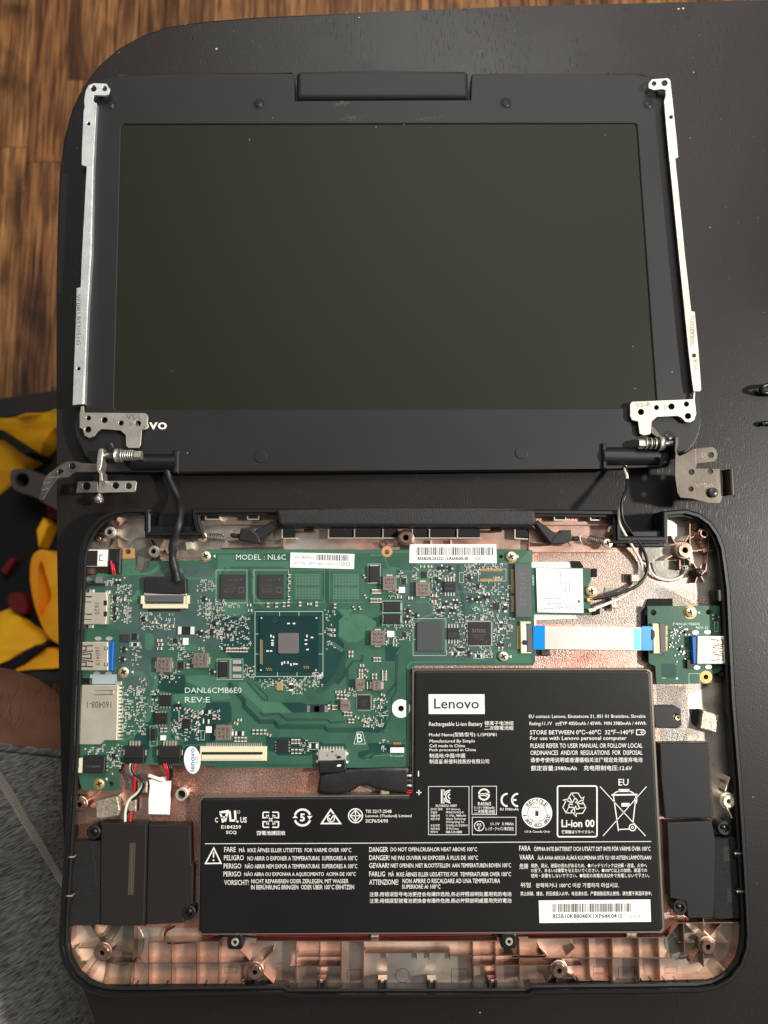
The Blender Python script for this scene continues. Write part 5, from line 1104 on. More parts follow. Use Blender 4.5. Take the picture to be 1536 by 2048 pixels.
# ---- connectors
o = box('display_connector', 285, 1192, 375, 1217, BT, BT + 1.4, 'cream', mb, .2); box('connector_lock', 290, 1191, 367, 1204, BT + 1.3, BT + 2.0, 'conn_grey', o, .2); leads(o, 296, 1190, 362, 1217, 30, 'b', 6, 1.1, 'brown_steel')
k = MB()
for i in range(34): k.box(291 + i * 2.25, 1204, 292.2 + i * 2.25, 1208, BT + 1.4, BT + 1.6)
k.build('contacts', 'gap_black', o, kind='stuff')
for x in (284, 375): box('connector_ear', x - 3, 1191, x + 3, 1208, BT, BT + 1.7, 'cream', o, .2)
o = box('keyboard_connector', 399, 1493, 533, 1522, BT, BT + 1.5, 'cream', mb, .25); box('connector_slit', 403, 1504, 525, 1509, BT + 1.4, BT + 1.56, 'gap_black', o); box('connector_lock', 403, 1510, 524, 1519, BT + 1.5, BT + 1.9, 'cream', o, .2); leads(o, 412, 1492, 524, 1522, 30, 't', 6, 1.7)
k = MB()
for i in range(40): k.box(406 + i * 2.9, 1506.5, 407.2 + i * 2.9, 1510, BT + 1.5, BT + 1.6)
k.build('contacts', 'brown_steel', o, kind='stuff')
o = box('card_socket', 1030, 1127, 1062, 1235, BT, BT + 2.6, 'conn_grey', mb, .3); leads(o, 1030, 1138, 1062, 1186, 22, 'l', 8, 1.1, 'gold'); leads(o, 1030, 1192, 1062, 1224, 15, 'l', 8, 1.1, 'gold'); T('LF15C25', 1040, 1146, 1052, 1212, BT + 2.62, 'emboss_grey', o, rot=90)
o = box('ribbon_connector', 1041, 1243, 1062, 1307, BT, BT + 1.6, 'cream', mb, .25); box('connector_lock', 1054, 1247, 1065, 1304, BT + 1.5, BT + 2.1, 'conn_grey', o, .2); leads(o, 1041, 1252, 1062, 1298, 22, 'l', 7, 1.0, 'gold'); box('connector_slit', 1048, 1250, 1054, 1302, BT + 1.5, BT + 1.66, 'white_plastic', o)
plate('glue_spot', circ(1050, 1285, 5, 14), BT + 1.6, BT + 2.0, 'soft_black', o)
for x0, x1, n in ((249, 288, 4), (316, 361, 5)):
    o = box('wire_connector', x0, 1493, x1, 1517, BT, BT + 3.0, 'ic_plastic', mb, .3); box('wire_plug', x0 + 1, 1514, x1 - 1, 1527, BT - .5, BT + 2.6, 'soft_black', o, .25); leads(o, x0 + 9, 1493, x1 - 7, 1517, n, 't', 11, 3.4, 'silver', .8)
    k = MB()
    for i in range(n): k.box(x0 + 6 + i * (x1 - x0 - 12) / (n - .5), 1512, x0 + 9 + i * (x1 - x0 - 12) / (n - .5), 1520, BT + 2.6, BT + 2.7)
    k.build('plug_windows', 'gap_black', o, kind='stuff'); box('port_lug', x1 - 1, 1500, x1 + 4, 1511, BT, BT + .8, 'tin', o, .1); box('port_lug', x0 - 3, 1500, x0 + 1, 1511, BT, BT + .8, 'tin', o, .1)
o = box('battery_socket', 636, 1501, 692, 1522, BT, BT + 2.6, 'tin', mb, .3); leads(o, 640, 1501, 688, 1522, 8, 't', 8, 3, 'tin', .7); k = Ink(BT + 2.62)
k.line([(653, 1508), (653, 1512), (656, 1512), (656, 1508)], .9); k.line([(670, 1508), (670, 1512), (673, 1512), (673, 1508)], .9); k.rect(662, 1502, 667, 1505); k.fill([(672, 1515), (676, 1511), (681, 1512), (683, 1516), (675, 1518)]); k.go('ink', o)
for x, y in ((635, 1509), (693, 1508), (635, 1524), (693, 1525)): lathe('port_lug', x, y, [(.9, BT), (.9, BT + .8), (.001, BT + 1)], 'tin', o, 10)
o = box('small_flex_connector', 780, 1494, 808, 1506, BT, BT + 1.2, 'white_plastic', mb, .2); box('connector_lock', 778, 1490, 810, 1495, BT, BT + 1.5, 'ic_plastic', o, .2); leads(o, 786, 1490, 802, 1506, 7, 't', 6, 1.4, 'gold')
# ---- paper stickers
st = plate('barcode_sticker', [(581, 1105), (709, 1108), (708, 1138), (580, 1135)], BT + .1, BT + .22, 'paper', mb); z = BT + .24
barcode(632, 1109, 700, 1120.5, z, 'ink', st, 4, .02); T('31NL6MB12X0', 590, 1112, 628, 1117, z, 'ink', st, rot=180, slope=.02); T('QT12XX52CC0282', 636, 1124.5, 677, 1129.5, z, 'ink', st, rot=180, slope=.02); T('E18', 620, 1124, 629, 1129, z, 'ink', st, rot=180); T('R211120', 589, 1124, 610, 1129, z, 'ink', st, rot=180)
k = Ink(z); k.ring(686, 1128, 3.4, .9, 14); k.ring(696, 1128, 3.8, .9, 14); k.line([(692.5, 1128), (699.5, 1128)], .8); k.line([(684.6, 1126.6), (687.4, 1129.4)], .8); k.go('ink', st)
st = plate('barcode_sticker', [(819.5, 1088.5), (992.5, 1088.5), (993.5, 1126), (818.5, 1126)], BT + .1, BT + .22, 'paper', mb); barcode(833, 1094.5, 987, 1110.5, z, 'ink', st, 8); T('8S5B20L2552211LR65R00UB', 835, 1113.5, 936, 1120.5, z, 'ink', st, bold=.03); T('N0K', 949, 1114, 963, 1120, z, 'ink', st)
st = plate('oval_sticker', [(384.5 + 16.5 * math.cos(g) + 1.5 * math.sin(g), 1520 + 27.5 * math.sin(g)) for g in [i * math.pi / 14 for i in range(28)]], BT + 1.5, BT + 1.62, 'paper', mb); T('lenovo', 379, 1496.5, 389.5, 1543, BT + 1.64, 'blue_ink', st, rot=270, bold=.02)
k = Ink(BT + 1.64); k.frame(391, 1514, 395, 1519, .7); k.line([(391, 1522), (396, 1522), (391, 1527), (396, 1527)], .7); k.go('ink', st)
# ------------------------------------------------------------------ battery pack
bat = thing('battery', 'flat black L-shaped battery pack covered in white printed writing', 'battery', 900, 1650, 5.2)
BZ2 = 12.2
plate('frame', [(824, 1339), (1297, 1337.5), (1305, 1345), (1330, 1861), (1324, 1867), (402, 1871), (395.5, 1866), (399.5, 1599), (405, 1594), (824, 1590)], 5.3, BZ2 - .7, 'battery_edge', bat, ch=.3)
bo = [(828, 1343), (834, 1341), (1294, 1340), (1302, 1346), (1327, 1858), (1321, 1864), (404, 1869), (397, 1862), (401, 1602), (408, 1596), (818, 1593), (826, 1586)]
plate('wrap', bo, 6, BZ2, 'battery', bat, ch=1.1, segs=4)
tab = plate('mount_tab', [(1306, 1412), (1352, 1412), (1362, 1418), (1364, 1450), (1356, 1457), (1310, 1456)], 7, 11.2, 'soft_black', bat, holes=[circ(1352, 1434, 5)], ch=.5, segs=2)
lathe('tab_insert', 1352, 1434, [(1.2, 11.1), (1.05, 11.3), (.6, 11.2), (.55, 9)], 'gold', tab, 16, False)
Q = BZ2 + .03
WI = 'white_ink'
# logo plate and upper text
k = Ink(Q); k.fill([(857, 1388.5), (969, 1388.5), (969.5, 1428), (857.5, 1428)]); k.go(WI, bat, 'logo_panel')
T('Lenovo', 868, 1397, 958, 1417.5, Q + .03, 'ink', bat, bold=.012); T('TM', 958.5, 1414, 963, 1416.5, Q + .03, 'ink', bat)
def TT(lst, bold=.003):
    for q in lst: T(q[0], *q[1:5], Q, WI, bat, bold=bold, slope=q[5] if len(q) > 5 else -.002)
TT([('Rechargeable Li-ion Battery', 858, 1444, 965, 1454.5), ('锂离子电池组', 969, 1442, 1027, 1450.5), ('二次鋰電池組', 969, 1451.5, 1027, 1460), ('Model Name(型號/型号): L15M3PB1', 858, 1465, 993, 1474.5),
    ('Manufactured By Simplo', 859, 1479, 950, 1487), ('Cell made in China', 859, 1488.5, 930, 1494.5), ('Pack processed in China', 859, 1497, 952, 1504), ('制造地:中国/中國', 859, 1507, 930, 1516), ('制造商:新普科技股份有限公司', 859, 1518.5, 978, 1527.5),
    ('EU contact: Lenovo, Einsteinova 21, 851 01 Bratislava, Slovakia', 1058, 1429.5, 1291, 1437), ('Rating:11.1V      TYP 4050mAh / 45Wh  MIN 3980mAh / 44Wh', 1059, 1443.5, 1292, 1452.5), ('STORE BETWEEN 0℃~60℃  32℉~140℉', 1060, 1460, 1268, 1469),
    ('For use with Lenovo personal computer', 1060, 1472.5, 1253, 1482.5), ('PLEASE REFER TO USER MANUAL OR FOLLOW LOCAL', 1061, 1487, 1285, 1496), ('ORDINANCES  AND/OR  REGULATIONS  FOR  DISPOSAL', 1061, 1501, 1285, 1510), ('请参考使用说明或者遵循相关法律规定处理废弃电池', 1061, 1515, 1285, 1525),
    ('额定容量:3980mAh    充电限制电压:12.6V', 1062, 1531, 1264, 1541.5), ('EU', 1237, 1558, 1257, 1571)])
k = Ink(Q); k.line([(1111, 1446.5), (1123, 1446.5)], 1.2)
for i in range(3): k.line([(1111 + i * 4.4, 1450), (1114.2 + i * 4.4, 1450)], 1.2)
k.line([(1273, 1459.5), (1287, 1459.5), (1287, 1461), (1290, 1462), (1290, 1467), (1287, 1468), (1287, 1469.5), (1273, 1469.5)], 1.5, True); k.line([(1280, 1464.5), (1287, 1464.5)], 1.4); k.line([(1283.5, 1461.5), (1283.5, 1467.5)], 1.4)
k.line([(837, 1542), (837, 1553)], 2); k.line([(833, 1585), (843, 1585)], 2); k.line([(838, 1580), (838, 1590)], 2)
k.go(WI, bat)
# certification row, L-shaped arm
k = Ink(Q)                                        # reversed R and U mark
k.line([(439, 1625), (455, 1622.5), (450, 1643)], 4.5); k.line([(440, 1626), (444, 1635), (453, 1634)], 3.6); k.line([(444, 1634), (446, 1645)], 4.5); k.line([(459, 1622), (461, 1641), (471, 1641), (470, 1621)], 4.4); k.line([(470, 1641), (477, 1644)], 3.6); k.ring(477, 1624, 2.8, .6, 12); k.go(WI, bat)
T('C', 430, 1635, 436, 1645, Q, WI, bat, bold=.02); T('US', 480.5, 1634, 493.5, 1645.5, Q, WI, bat, bold=.02); T('E184259', 442.5, 1650.5, 482, 1657.5, Q, WI, bat, bold=.015); T('SCQ', 452, 1661.5, 473, 1669, Q, WI, bat, bold=.015)
k = Ink(Q)                                        # four-arrow square
for sx, sy in ((1, 1), (-1, 1), (1, -1), (-1, -1)):
    c = lambda x, y: (541.5 + sx * x, 1639.5 + sy * y)
    k.line([c(3, 15), c(14, 15), c(15.5, 13), c(15.5, 4), c(9, 4)], 2.6); k.line([c(0, 0), c(9, 9)], 2.2); k.fill([c(4, 11), c(11, 4), c(3, 3)]) if sx * sy > 0 else k.fill([c(3, 3), c(11, 4), c(4, 11)])
k.go(WI, bat); T('廢電池請回收', 513, 1661.5, 571, 1670.5, Q, WI, bat, bold=.012)
k = Ink(Q); k.arc(605, 1635, 16, 20, 160, 4.2); k.arc(605, 1635, 16, 200, 340, 4.2); k.fill([(585, 1636), (596, 1636), (590, 1630)]); k.fill([(614, 1632), (625, 1632), (619, 1639)]); k.go(WI, bat); T('5', 600, 1627, 610, 1643, Q, WI, bat, bold=.03)
k = Ink(Q); k.line([(661.5, 1619.5), (643, 1647), (681, 1647)], 3.2, True); k.arc(662, 1637, 7, -30, 260, 2.0); k.line([(657, 1636), (661, 1640), (669, 1628)], 2.2); k.go(WI, bat)
k = Ink(Q); k.ring(711, 1631.5, 14, 2.2); k.line([(711, 1620), (722, 1631.5), (711, 1643), (700, 1631.5)], 2, True); k.line([(711, 1621), (711, 1642)], 2); k.line([(701, 1631.5), (721, 1631.5)], 2); k.go(WI, bat)
TT([('TIS 2217-2548', 731, 1619.5, 783, 1626), ('Lenovo (Thailand) Limited', 731, 1629, 823, 1636), ('3ICP6/54/90', 731, 1638.5, 776, 1645.5)], .006)
# KC box, BSMI box, CE, PSE, recycling seals
k = Ink(Q); k.frame(857, 1573, 938, 1669.5, 1.0); k.frame(944, 1572.5, 993, 1629, 1.0); k.frame(944.5, 1634.5, 1032, 1669.5, 1.0)
k.line([(883.5, 1579), (883.5, 1607)], 3); k.line([(888, 1579), (888, 1590), (892, 1583), (901, 1580)], 2); k.line([(888, 1607), (888, 1596), (892, 1603), (901, 1606)], 2); k.arc(901, 1593, 9.5, 100, 260, 2.2, 12); k.arc(901, 1593, 4.5, 95, 265, 2.2, 10)
k.arc(968, 1589, 10.5, 190, 350, 3.2); k.arc(968, 1589, 10.5, 15, 165, 3.2); k.line([(957, 1588), (980, 1586)], 1.4); k.line([(957, 1591), (976, 1590.5)], 2); k.fill([(972, 1586), (981, 1590), (972, 1594)])
k.arc(1015, 1600, 12, 90, 270, 3.6, 14, 12.5); k.arc(1036, 1600, 12, 90, 270, 3.6, 14, 12.5); k.line([(1024, 1600), (1033, 1600)], 3.2); k.ring(958.5, 1652, 9.6, 1.4); k.go(WI, bat)
TT([('XU100253-14007', 870.5, 1609, 914, 1614), ('전지의 종류', 861, 1616, 885, 1621), ('모델명', 861, 1622.5, 874, 1627), ('제품정격', 861, 1629, 879, 1634), ('제조자명', 861, 1635.5, 879, 1640.5), ('수입자명', 861, 1648.5, 879, 1653.5), ('제조국명', 861, 1655, 879, 1660), ('연락처', 861, 1661.5, 875, 1666.5),
    ('전지 (Battery)', 892, 1616, 920, 1621), ('PPSICO141Q-5', 892, 1622.5, 927, 1627.5), ('11.1Vdc, 3980mAh', 892, 1629, 932, 1634), ('Simplo Technology', 892, 1635.5, 932, 1641), ('(Chong Qing) Inc.', 892, 1641.5, 929, 1647), ('한국레노버 유한회사', 892, 1648.5, 935, 1653.5), ('중국(China)', 892, 1655, 917, 1660), ('080-513-0880', 892, 1661.5, 924, 1666.5),
    ('R45065', 956, 1604, 982, 1611), ('11.1V / 3980mAh', 948.5, 1613, 989, 1618), ('二次鋰電池組', 948, 1619, 990, 1627.5), ('EU 3980mAh', 1000, 1616, 1037, 1621), ('PS', 954, 1647, 963, 1652.5), ('E', 956.5, 1653.5, 960.5, 1659), ('11.1V  3.98Ah', 981.5, 1645, 1027, 1650.5), ('レノボ・ジャパン株式会社', 971, 1653.5, 1027.5, 1661.5), ('US & Canada Only', 1049.5, 1661, 1100, 1666.5)], .004)
k = Ink(Q); k.fill(circ(1074, 1626, 30.5, 36)); k.go(WI, bat, 'seal')
k = Ink(Q + .03); k.ring(1074, 1626, 18.5, 1.0, 28); k.rect(1070.5, 1622, 1077, 1632); k.line([(1071, 1620), (1076, 1620)], 1); k.line([(1066, 1619), (1064, 1630), (1071, 1636), (1079, 1636), (1083, 1628), (1080, 1618)], .6); k.go('ink', bat)
def arc_text(s_, cx, cy, r, a0, a1, h, w, inward, z, m):
    b_ = MB(); n = len(s_)
    for i, chh in enumerate(s_):
        if chh == ' ': continue
        v, f = glyph_mesh(chh, .02); a = R(a0 + (a1 - a0) * i / (n - 1)); hh = h if chh not in '.-' else h * .22; ww = w if chh not in '.I1' else w * .4
        out = []
        for x, y in v:
            u = (x - .5) * ww; t = (y - .5) * hh if chh not in '.' else (y - .5) * hh - h * .4
            if inward: rr = r - t; aa = a - u / r
            else: rr = r + t; aa = a + u / r
            out.append(P(cx + rr * math.cos(aa), cy + rr * math.sin(aa), z))
        b_.add(out, f)
    b_.build('lettering', m, bat)
arc_text('RECYCLE', 1074, 1626, 24.5, -137, -43, 8.5, 6.2, False, Q + .03, 'ink'); arc_text('1.800.822.8837', 1074, 1626, 24.5, 168, 12, 7.5, 5.4, True, Q + .03, 'ink')
T('RBRC', 1064.5, 1613, 1083, 1616.5, Q + .03, 'ink', bat); T('Li-ion', 1065, 1638, 1083, 1641.5, Q + .03, 'ink', bat)
k = Ink(Q); k.line(rrect(1115, 1572, 1194, 1673.5, 4, 3), 2.8, True)
for g in range(3):                                 # three folded arrows
    a = R(120 * g); cx, cy = 1149, 1609
    rt = lambda x, y: (cx + x * math.cos(a) - y * math.sin(a), cy + x * math.sin(a) + y * math.cos(a))
    k.line([rt(-15, -8), rt(-6, -23), rt(7, -23), rt(14, -12)], 1.6); k.line([rt(-15, -8), rt(-5, -3), rt(1, -13), rt(3, -10)], 1.6); k.line([rt(14, -12), rt(19, -15), rt(15, -1), rt(2, -4), rt(6, -8), rt(3, -12)], 1.6); k.line([rt(-6, -23), rt(1, -13)], 1.2)
k.go(WI, bat); T('Li-ion 00', 1123, 1639, 1189, 1654.5, Q, WI, bat, bold=.02); T('使用後はリサイクルへ', 1123, 1660, 1188, 1667.5, Q, WI, bat, bold=.012)
k = Ink(Q)                                         # crossed-out wheeled bin
k.line([(1200, 1573), (1291, 1672)], 1.5); k.line([(1293, 1573), (1206, 1672)], 1.5); k.line([(1223, 1590), (1275, 1589)], 3); k.arc(1248, 1592, 22, 200, 340, 1.8, 14, 11); k.line([(1238, 1583), (1258, 1583), (1258, 1579), (1238, 1579)], 1.6, True); k.line([(1227, 1592), (1237, 1662)], 2); k.line([(1272, 1591), (1266, 1645)], 2); k.line([(1237, 1659), (1258, 1658)], 2); k.ring(1265, 1655, 6.5, 2); k.ring(1265, 1655, 2.2, 1.3, 10); k.rect(1243, 1606, 1259, 1613); k.line([(1268, 1598), (1274, 1598), (1273, 1606), (1268, 1606)], 1.6); k.go(WI, bat)
# warnings
k = Ink(Q); k.line([(410, 1687.5), (700, 1686.5), (1000, 1684.5), (1302, 1683)], 1.3); k.line([(427.5, 1696), (411, 1727), (442, 1726.5)], 2.8, True); k.line([(427.3, 1704), (427, 1715)], 2.6); k.fill(circ(427, 1720.5, 1.9, 8)); k.go(WI, bat)
TT([('FARE', 448.5, 1694, 471.5, 1704), ('MÅ  IKKE ÅPNES ELLER UTSETTES  FOR VARME OVER 100°C', 478, 1694, 702.5, 1704.5), ('PELIGRO', 448, 1710.5, 487.5, 1720.5), ('NO ABRIR O EXPONER A TEMPERATURAS  SUPERIORES A 100°C', 495, 1712, 714.5, 1721),
    ('PERIGO', 447.5, 1727, 482.5, 1737), ('NÃO ABRIR NEM EXPOR A TEMPERATURAS  SUPERIORES A 100°C', 490, 1726.5, 714.5, 1737), ('PERIGO', 447, 1743, 482, 1753), ('NÃO ABRA OU EXPONHA A AQUECIMENTO  ACIMA DE 100°C', 488.5, 1743, 711.5, 1753.5),
    ('VORSICHT!', 448.5, 1760, 497, 1770), ('NICHT REPARIEREN ODER ZERLEGEN, MIT WASSER', 502.5, 1758.5, 697, 1768), ('IN BERÜHRUNG BRINGEN  ODER ÜBER 100°C ERHITZEN', 502, 1768, 708, 1779),
    ('DANGER', 738.5, 1694, 776, 1704), ('DO NOT OPEN,CRUSH,OR HEAT ABOVE 100°C', 781, 1694.5, 954, 1704), ('DANGER!', 738.5, 1710.5, 779, 1720.5), ('NE PAS OUVRIR NI EXPOSER À PLUS DE 100°C', 783, 1709.5, 956, 1720), ('GEVAAR!', 738.5, 1726, 778, 1736), ('NIET OPENEN, NIET BLOOTSTELLEN  AAN TEMPERATUREN BOVEN 100°C', 781.5, 1726.5, 1022, 1736.5),
    ('FARLIG', 738.5, 1743, 770, 1753), ('MÅ  IKKE ÅBNES ELLER UDSÆTTES FOR  TEMPERATURER OVER 100°C', 777, 1742, 1022, 1753), ('ATTENZIONE!', 738.5, 1759, 796.5, 1769.5), ('NON APRIRE O RISCALDARE AD UNA TEMPERATURA', 805, 1757.5, 1000, 1766.5), ('SUPERIORE AI 100°C', 804, 1769, 881, 1777.5),
    ('注意:用错误型号电池更换会有爆炸危险,务必按照说明处置用完的电池', 739, 1784, 1023, 1793.5), ('注意:用錯誤型號電池更換會有爆炸危險,務必按照說明處置用完的電池', 739, 1797, 1023, 1806.5),
    ('FARA', 1038.5, 1691.5, 1061, 1701.5), ('ÖPPNA INTE BATTERIET OCH UTSÄTT DET INTE FÖR VÄRME ÖVER 100°C', 1068, 1692, 1301, 1702), ('VAARA', 1039, 1709.5, 1068, 1719.5), ('ÄLÄ AVAA AKKUA ÄLÄKÄ KUUMENNA SITÄ YLI 100 ASTEEN LÄMPÖTILAAN', 1075, 1710, 1302, 1719.5),
    ('危険', 1039, 1727, 1056.5, 1738), ('発熱、発火、破裂の恐れがあるため、●バッテリパックは分解・改造、火中へ', 1062, 1727, 1294, 1735.5), ('の投下、あるいは衝撃を与えないでください、●100℃以上の加熱、高温での', 1062, 1737, 1294, 1745), ('使用・放置をしないで下さい。●指定の充電方法以外で充電しないで下さい。', 1062, 1747.5, 1299, 1755.5),
    ('위험', 1041, 1765, 1061, 1775), ('분해하거나 100°C 이상 가열하지 마십시오.', 1072, 1766, 1238, 1775.5), ('禁止拆解、撞击、挤压或投入火中。电池浸水后、严重鼓胀后禁止使用。请勿置于高温环境中。', 1041, 1783, 1304, 1791.5)])
st = plate('barcode_sticker', [(1077.5, 1801), (1300.5, 1799), (1302, 1843.5), (1079, 1846)], BZ2 + .02, BZ2 + .12, 'paper', bat); barcode(1105, 1807.5, 1265, 1824.5, BZ2 + .14, 'ink', st, 15, -.006); T('8S5B10K88048X1XP64K0410', 1105, 1828, 1245, 1837, BZ2 + .14, 'ink', st, slope=-.006, bold=.02); T('2016.04', 1257.5, 1830, 1280, 1835.5, BZ2 + .14, 'ink', st)
# ------------------------------------------------------------------ wireless card
wc = thing('wireless_card', 'small green wireless card with a white printed label and brass screw', 'circuit board', 1120, 1182, 6.5)
WZ = 8.2
plate('board', [(1062, 1135), (1180, 1136), (1182, 1160), (1178, 1168), (1175, 1182), (1180, 1195), (1183, 1230), (1064, 1228)], WZ - .8, WZ, 'pcb', wc); plate('pad', circ(1184, 1182, 13, 24), WZ - .1, WZ + .08, 'orange_pad', wc); screw(1184, 1182, WZ + 1.6, 10.5, 'screw_nickel', wc, rot=.1)
lb = plate('label', [(1072, 1136.5), (1165, 1137.5), (1167, 1226), (1075, 1224.5)], WZ + .7, WZ + .9, 'paper', wc); box('shield_can', 1074, 1138, 1165, 1224, WZ, WZ + .68, 'tin', wc); z = WZ + .92
def tiny(x0, y, x1, par, zz, vert=False, m='ink', seed=0):
    k = Ink(zz); rn = random.Random(seed + int(x0 * 3 + y * 7)); x = x0
    while x < x1:
        w = rn.uniform(.8, 1.8)
        if vert: k.line([(y, x), (y + .2, x + w)], rn.uniform(.8, 1.8))
        else: k.line([(x, y), (x + w, y + .2)], rn.uniform(.8, 1.8))
        x += w + rn.uniform(.4, .9)
    k.go(m, par, 'fine_print', 'stuff')
T('EC 11966X', 1079, 1179, 1098, 1182, z, 'ink_grey', lb); T('FRU P/N 00JT535', 1079, 1183.5, 1110, 1186.5, z, 'ink_grey', lb)
for i, (x0, x1) in enumerate(((1086, 1106), (1086, 1124), (1094, 1114), (1094, 1122), (1094, 1116), (1086, 1115))): tiny(x0, 1192 + i * 5, x1, lb, z)
for i, (y0, y1, x) in enumerate(((1142, 1170, 1114), (1142, 1176, 1117.5), (1142, 1168, 1121), (1162, 1186, 1131), (1162, 1184, 1139), (1143, 1210, 1152), (1143, 1206, 1156), (1143, 1212, 1160))): tiny(y0, x, y1, lb, z, True)
k = Ink(z); k.ring(1082, 1205, 4.5, .7, 14); k.arc(1120, 1214.5, 3, 80, 280, 1.2, 8); k.arc(1126, 1214.5, 3, 80, 280, 1.2, 8); k.line([(1123, 1214.5), (1126, 1214.5)], 1); k.ring(1131, 1214.5, 2.8, .9, 12); k.frame(1135, 1211, 1139, 1218, .7); k.line([(1147, 1209.5), (1141, 1218), (1153, 1218)], 1.1, True); k.fill([(1158, 1199), (1162, 1205), (1154, 1205)]); k.frame(1157, 1215, 1162, 1221, .6); k.go('ink_grey', lb)
for x, y in ((1177, 1200), (1180, 1220)): lathe('antenna_socket', x, y, [(.9, WZ), (.9, WZ + .8), (.5, WZ + .9), (.001, WZ + .9)], 'gold', wc, 12)
T('A08-80V', 1064.5, 1150, 1068.5, 1171, WZ + .03, 'silk', wc, rot=270)
# ------------------------------------------------------------------ port board
db = thing('port_board', 'small green port board with a white ribbon cable and a silver usb port', 'circuit board', 1380, 1290, 7)
DZ = 9.0; c5 = lambda p: cro(p, 4.8, 1200, 1080)
plate('board', c5([(455, 635), (1148, 630), (1160, 760), (1175, 1240), (1150, 1262), (1085, 1290), (1078, 1375), (980, 1382), (560, 1388), (542, 1370), (532, 1212), (486, 1192), (470, 1180)]), DZ - 1, DZ, 'pcb', db, holes=[circ(1307, 1225, 6), circ(1417, 1224, 5.5), circ(1412, 1354, 5)])
plate('pad', circ(1412, 1354, 12.5, 24), DZ, DZ + .06, 'orange_pad', db, holes=[circ(1412, 1354, 5)]); plate('pad', circ(1380.5, 1225, 13, 24), DZ, DZ + .06, 'orange_pad', db); screw(1382, 1224.5, DZ + 1.2, 10, 'screw_nickel', db, rot=.2)
k = Ink(DZ + .03); k.fill([(1395, 1225), (1400, 1222), (1400, 1228)]); k.frame(1378, 1347, 1400, 1368, .6); k.frame(1429, 1244, 1436, 1263, .6); k.line([(1325, 1350), (1325, 1356), (1332, 1356)], .8); k.line([(1346, 1328), (1352, 1328), (1352, 1335)], .8); k.fill(circ(1354, 1357, 2.4, 10)); k.go('silk', db, 'silkscreen', 'stuff')
T('DANL6CTB6D0', 1346, 1245.5, 1399, 1250.5, DZ + .03, 'silk', db); T('REV: D', 1392, 1253, 1416, 1257.5, DZ + .03, 'silk', db)
plate('mask_area', c5([(590, 1186), (720, 1186), (732, 1198), (732, 1322), (605, 1322), (594, 1310)]), DZ, DZ + .06, 'pcb_dark', db)
o = box('ribbon_connector', 1306, 1247, 1322, 1307, DZ, DZ + 1.6, 'cream', db, .25); box('connector_lock', 1320, 1246, 1331, 1306, DZ, DZ + 2.1, 'conn_grey', o, .2)
k = MB()
for i in range(20): k.box(1313, 1253 + i * 2.5, 1321, 1254.2 + i * 2.5, DZ + 1.6, DZ + 1.75); k.box(1331, 1252 + i * 2.5, 1335, 1253.2 + i * 2.5, DZ, DZ + .4)
k.build('contacts', 'gold', o, kind='stuff'); plate('glue_spot', [(1304, 1259), (1309, 1262), (1310, 1272), (1307, 1279), (1304, 1280)], DZ + 1.7, DZ + 2.1, 'soft_black', o)
o = usb(1394, 1272, 1460, 1328, '0E13K', 1400, 1409, True, DZ, db, 'stamp_orange'); b_ = MB(); b_.box(1385, 1273, 1395, 1328, DZ, DZ + 2.8, 0, .3); b_.build('usb_tongue', 'usb_blue', o)
for x, y in ((1391, 1265), (1415, 1264), (1394, 1335), (1417, 1334)): plate('port_lug', [(x + 6.5 * math.cos(g), y + 4 * math.sin(g)) for g in [i * math.pi / 6 for i in range(12)]], DZ, DZ + .25, 'tin', db)
box('inductor', 1374, 1319, 1387, 1337, DZ, DZ + 1.6, 'ic_plastic', db, .2)
for x, y, rot in ((1376, 1264, 0), (1433, 1234, 90), (1366, 1298, 0)): inst(TRAM, x, y, 11, 11, 1.0, rot, db, DZ)
k = MB(); rnd = random.Random(31)
for i in range(70):
    x, y = rnd.choice(((1345, 1270), (1360, 1262), (1362, 1310), (1372, 1300), (1350, 1285))); c = P(x + rnd.gauss(0, 7), y + rnd.gauss(0, 7), DZ); k.wbox(c, .00030, .00020, DZ, DZ + .4, rnd.choice((0, 1, 1)), 0, rnd.choice((0, 1.57)))
k.build('tiny_components', ['resistor_black', 'tin'], db, kind='stuff')
k = Ink(DZ + .03)
for i in range(10):
    for j in range(8): k.fill(circ(1308 + i * 14 + (j % 2) * 7, 1216 + j * 20, .8, 5)) if 1300 < 1308 + i * 14 < 1430 and not (j > 6 and i < 2) else None
k.go('via', db, 'via_dots', 'stuff')
# ------------------------------------------------------------------ ribbon cable between the boards
rc = thing('ribbon_cable', 'flat white ribbon cable with bright blue ends between two green boards', 'cable', 1185, 1276, 9)
def sheet(name, x0, x1, ya, yb, zf, m, par, n=24, th=.25):
    v = []; f = []
    for i in range(n + 1):
        x = x0 + (x1 - x0) * i / n; zz = zf((x - 1067) / 237)
        for y in (ya, yb):
            for d in (0, th): v.append(P(x, y + .012 * (x - 1067), zz - d))
    for i in range(n): o = 4 * i; f += [[o, o + 2, o + 6, o + 4], [o + 1, o + 5, o + 7, o + 3], [o, o + 4, o + 5, o + 1], [o + 2, o + 3, o + 7, o + 6]]
    f += [[0, 1, 3, 2], [4 * n, 4 * n + 2, 4 * n + 3, 4 * n + 1]]
    return mk(name, v, f, m, par, False)
zf = lambda t: 10.4 + 1.5 * math.sin(math.pi * t) * (1 + .1 * math.sin(9 * t))
sheet('flat_conductor', 1068, 1303, 1252, 1298, zf, 'ribbon_white', rc)
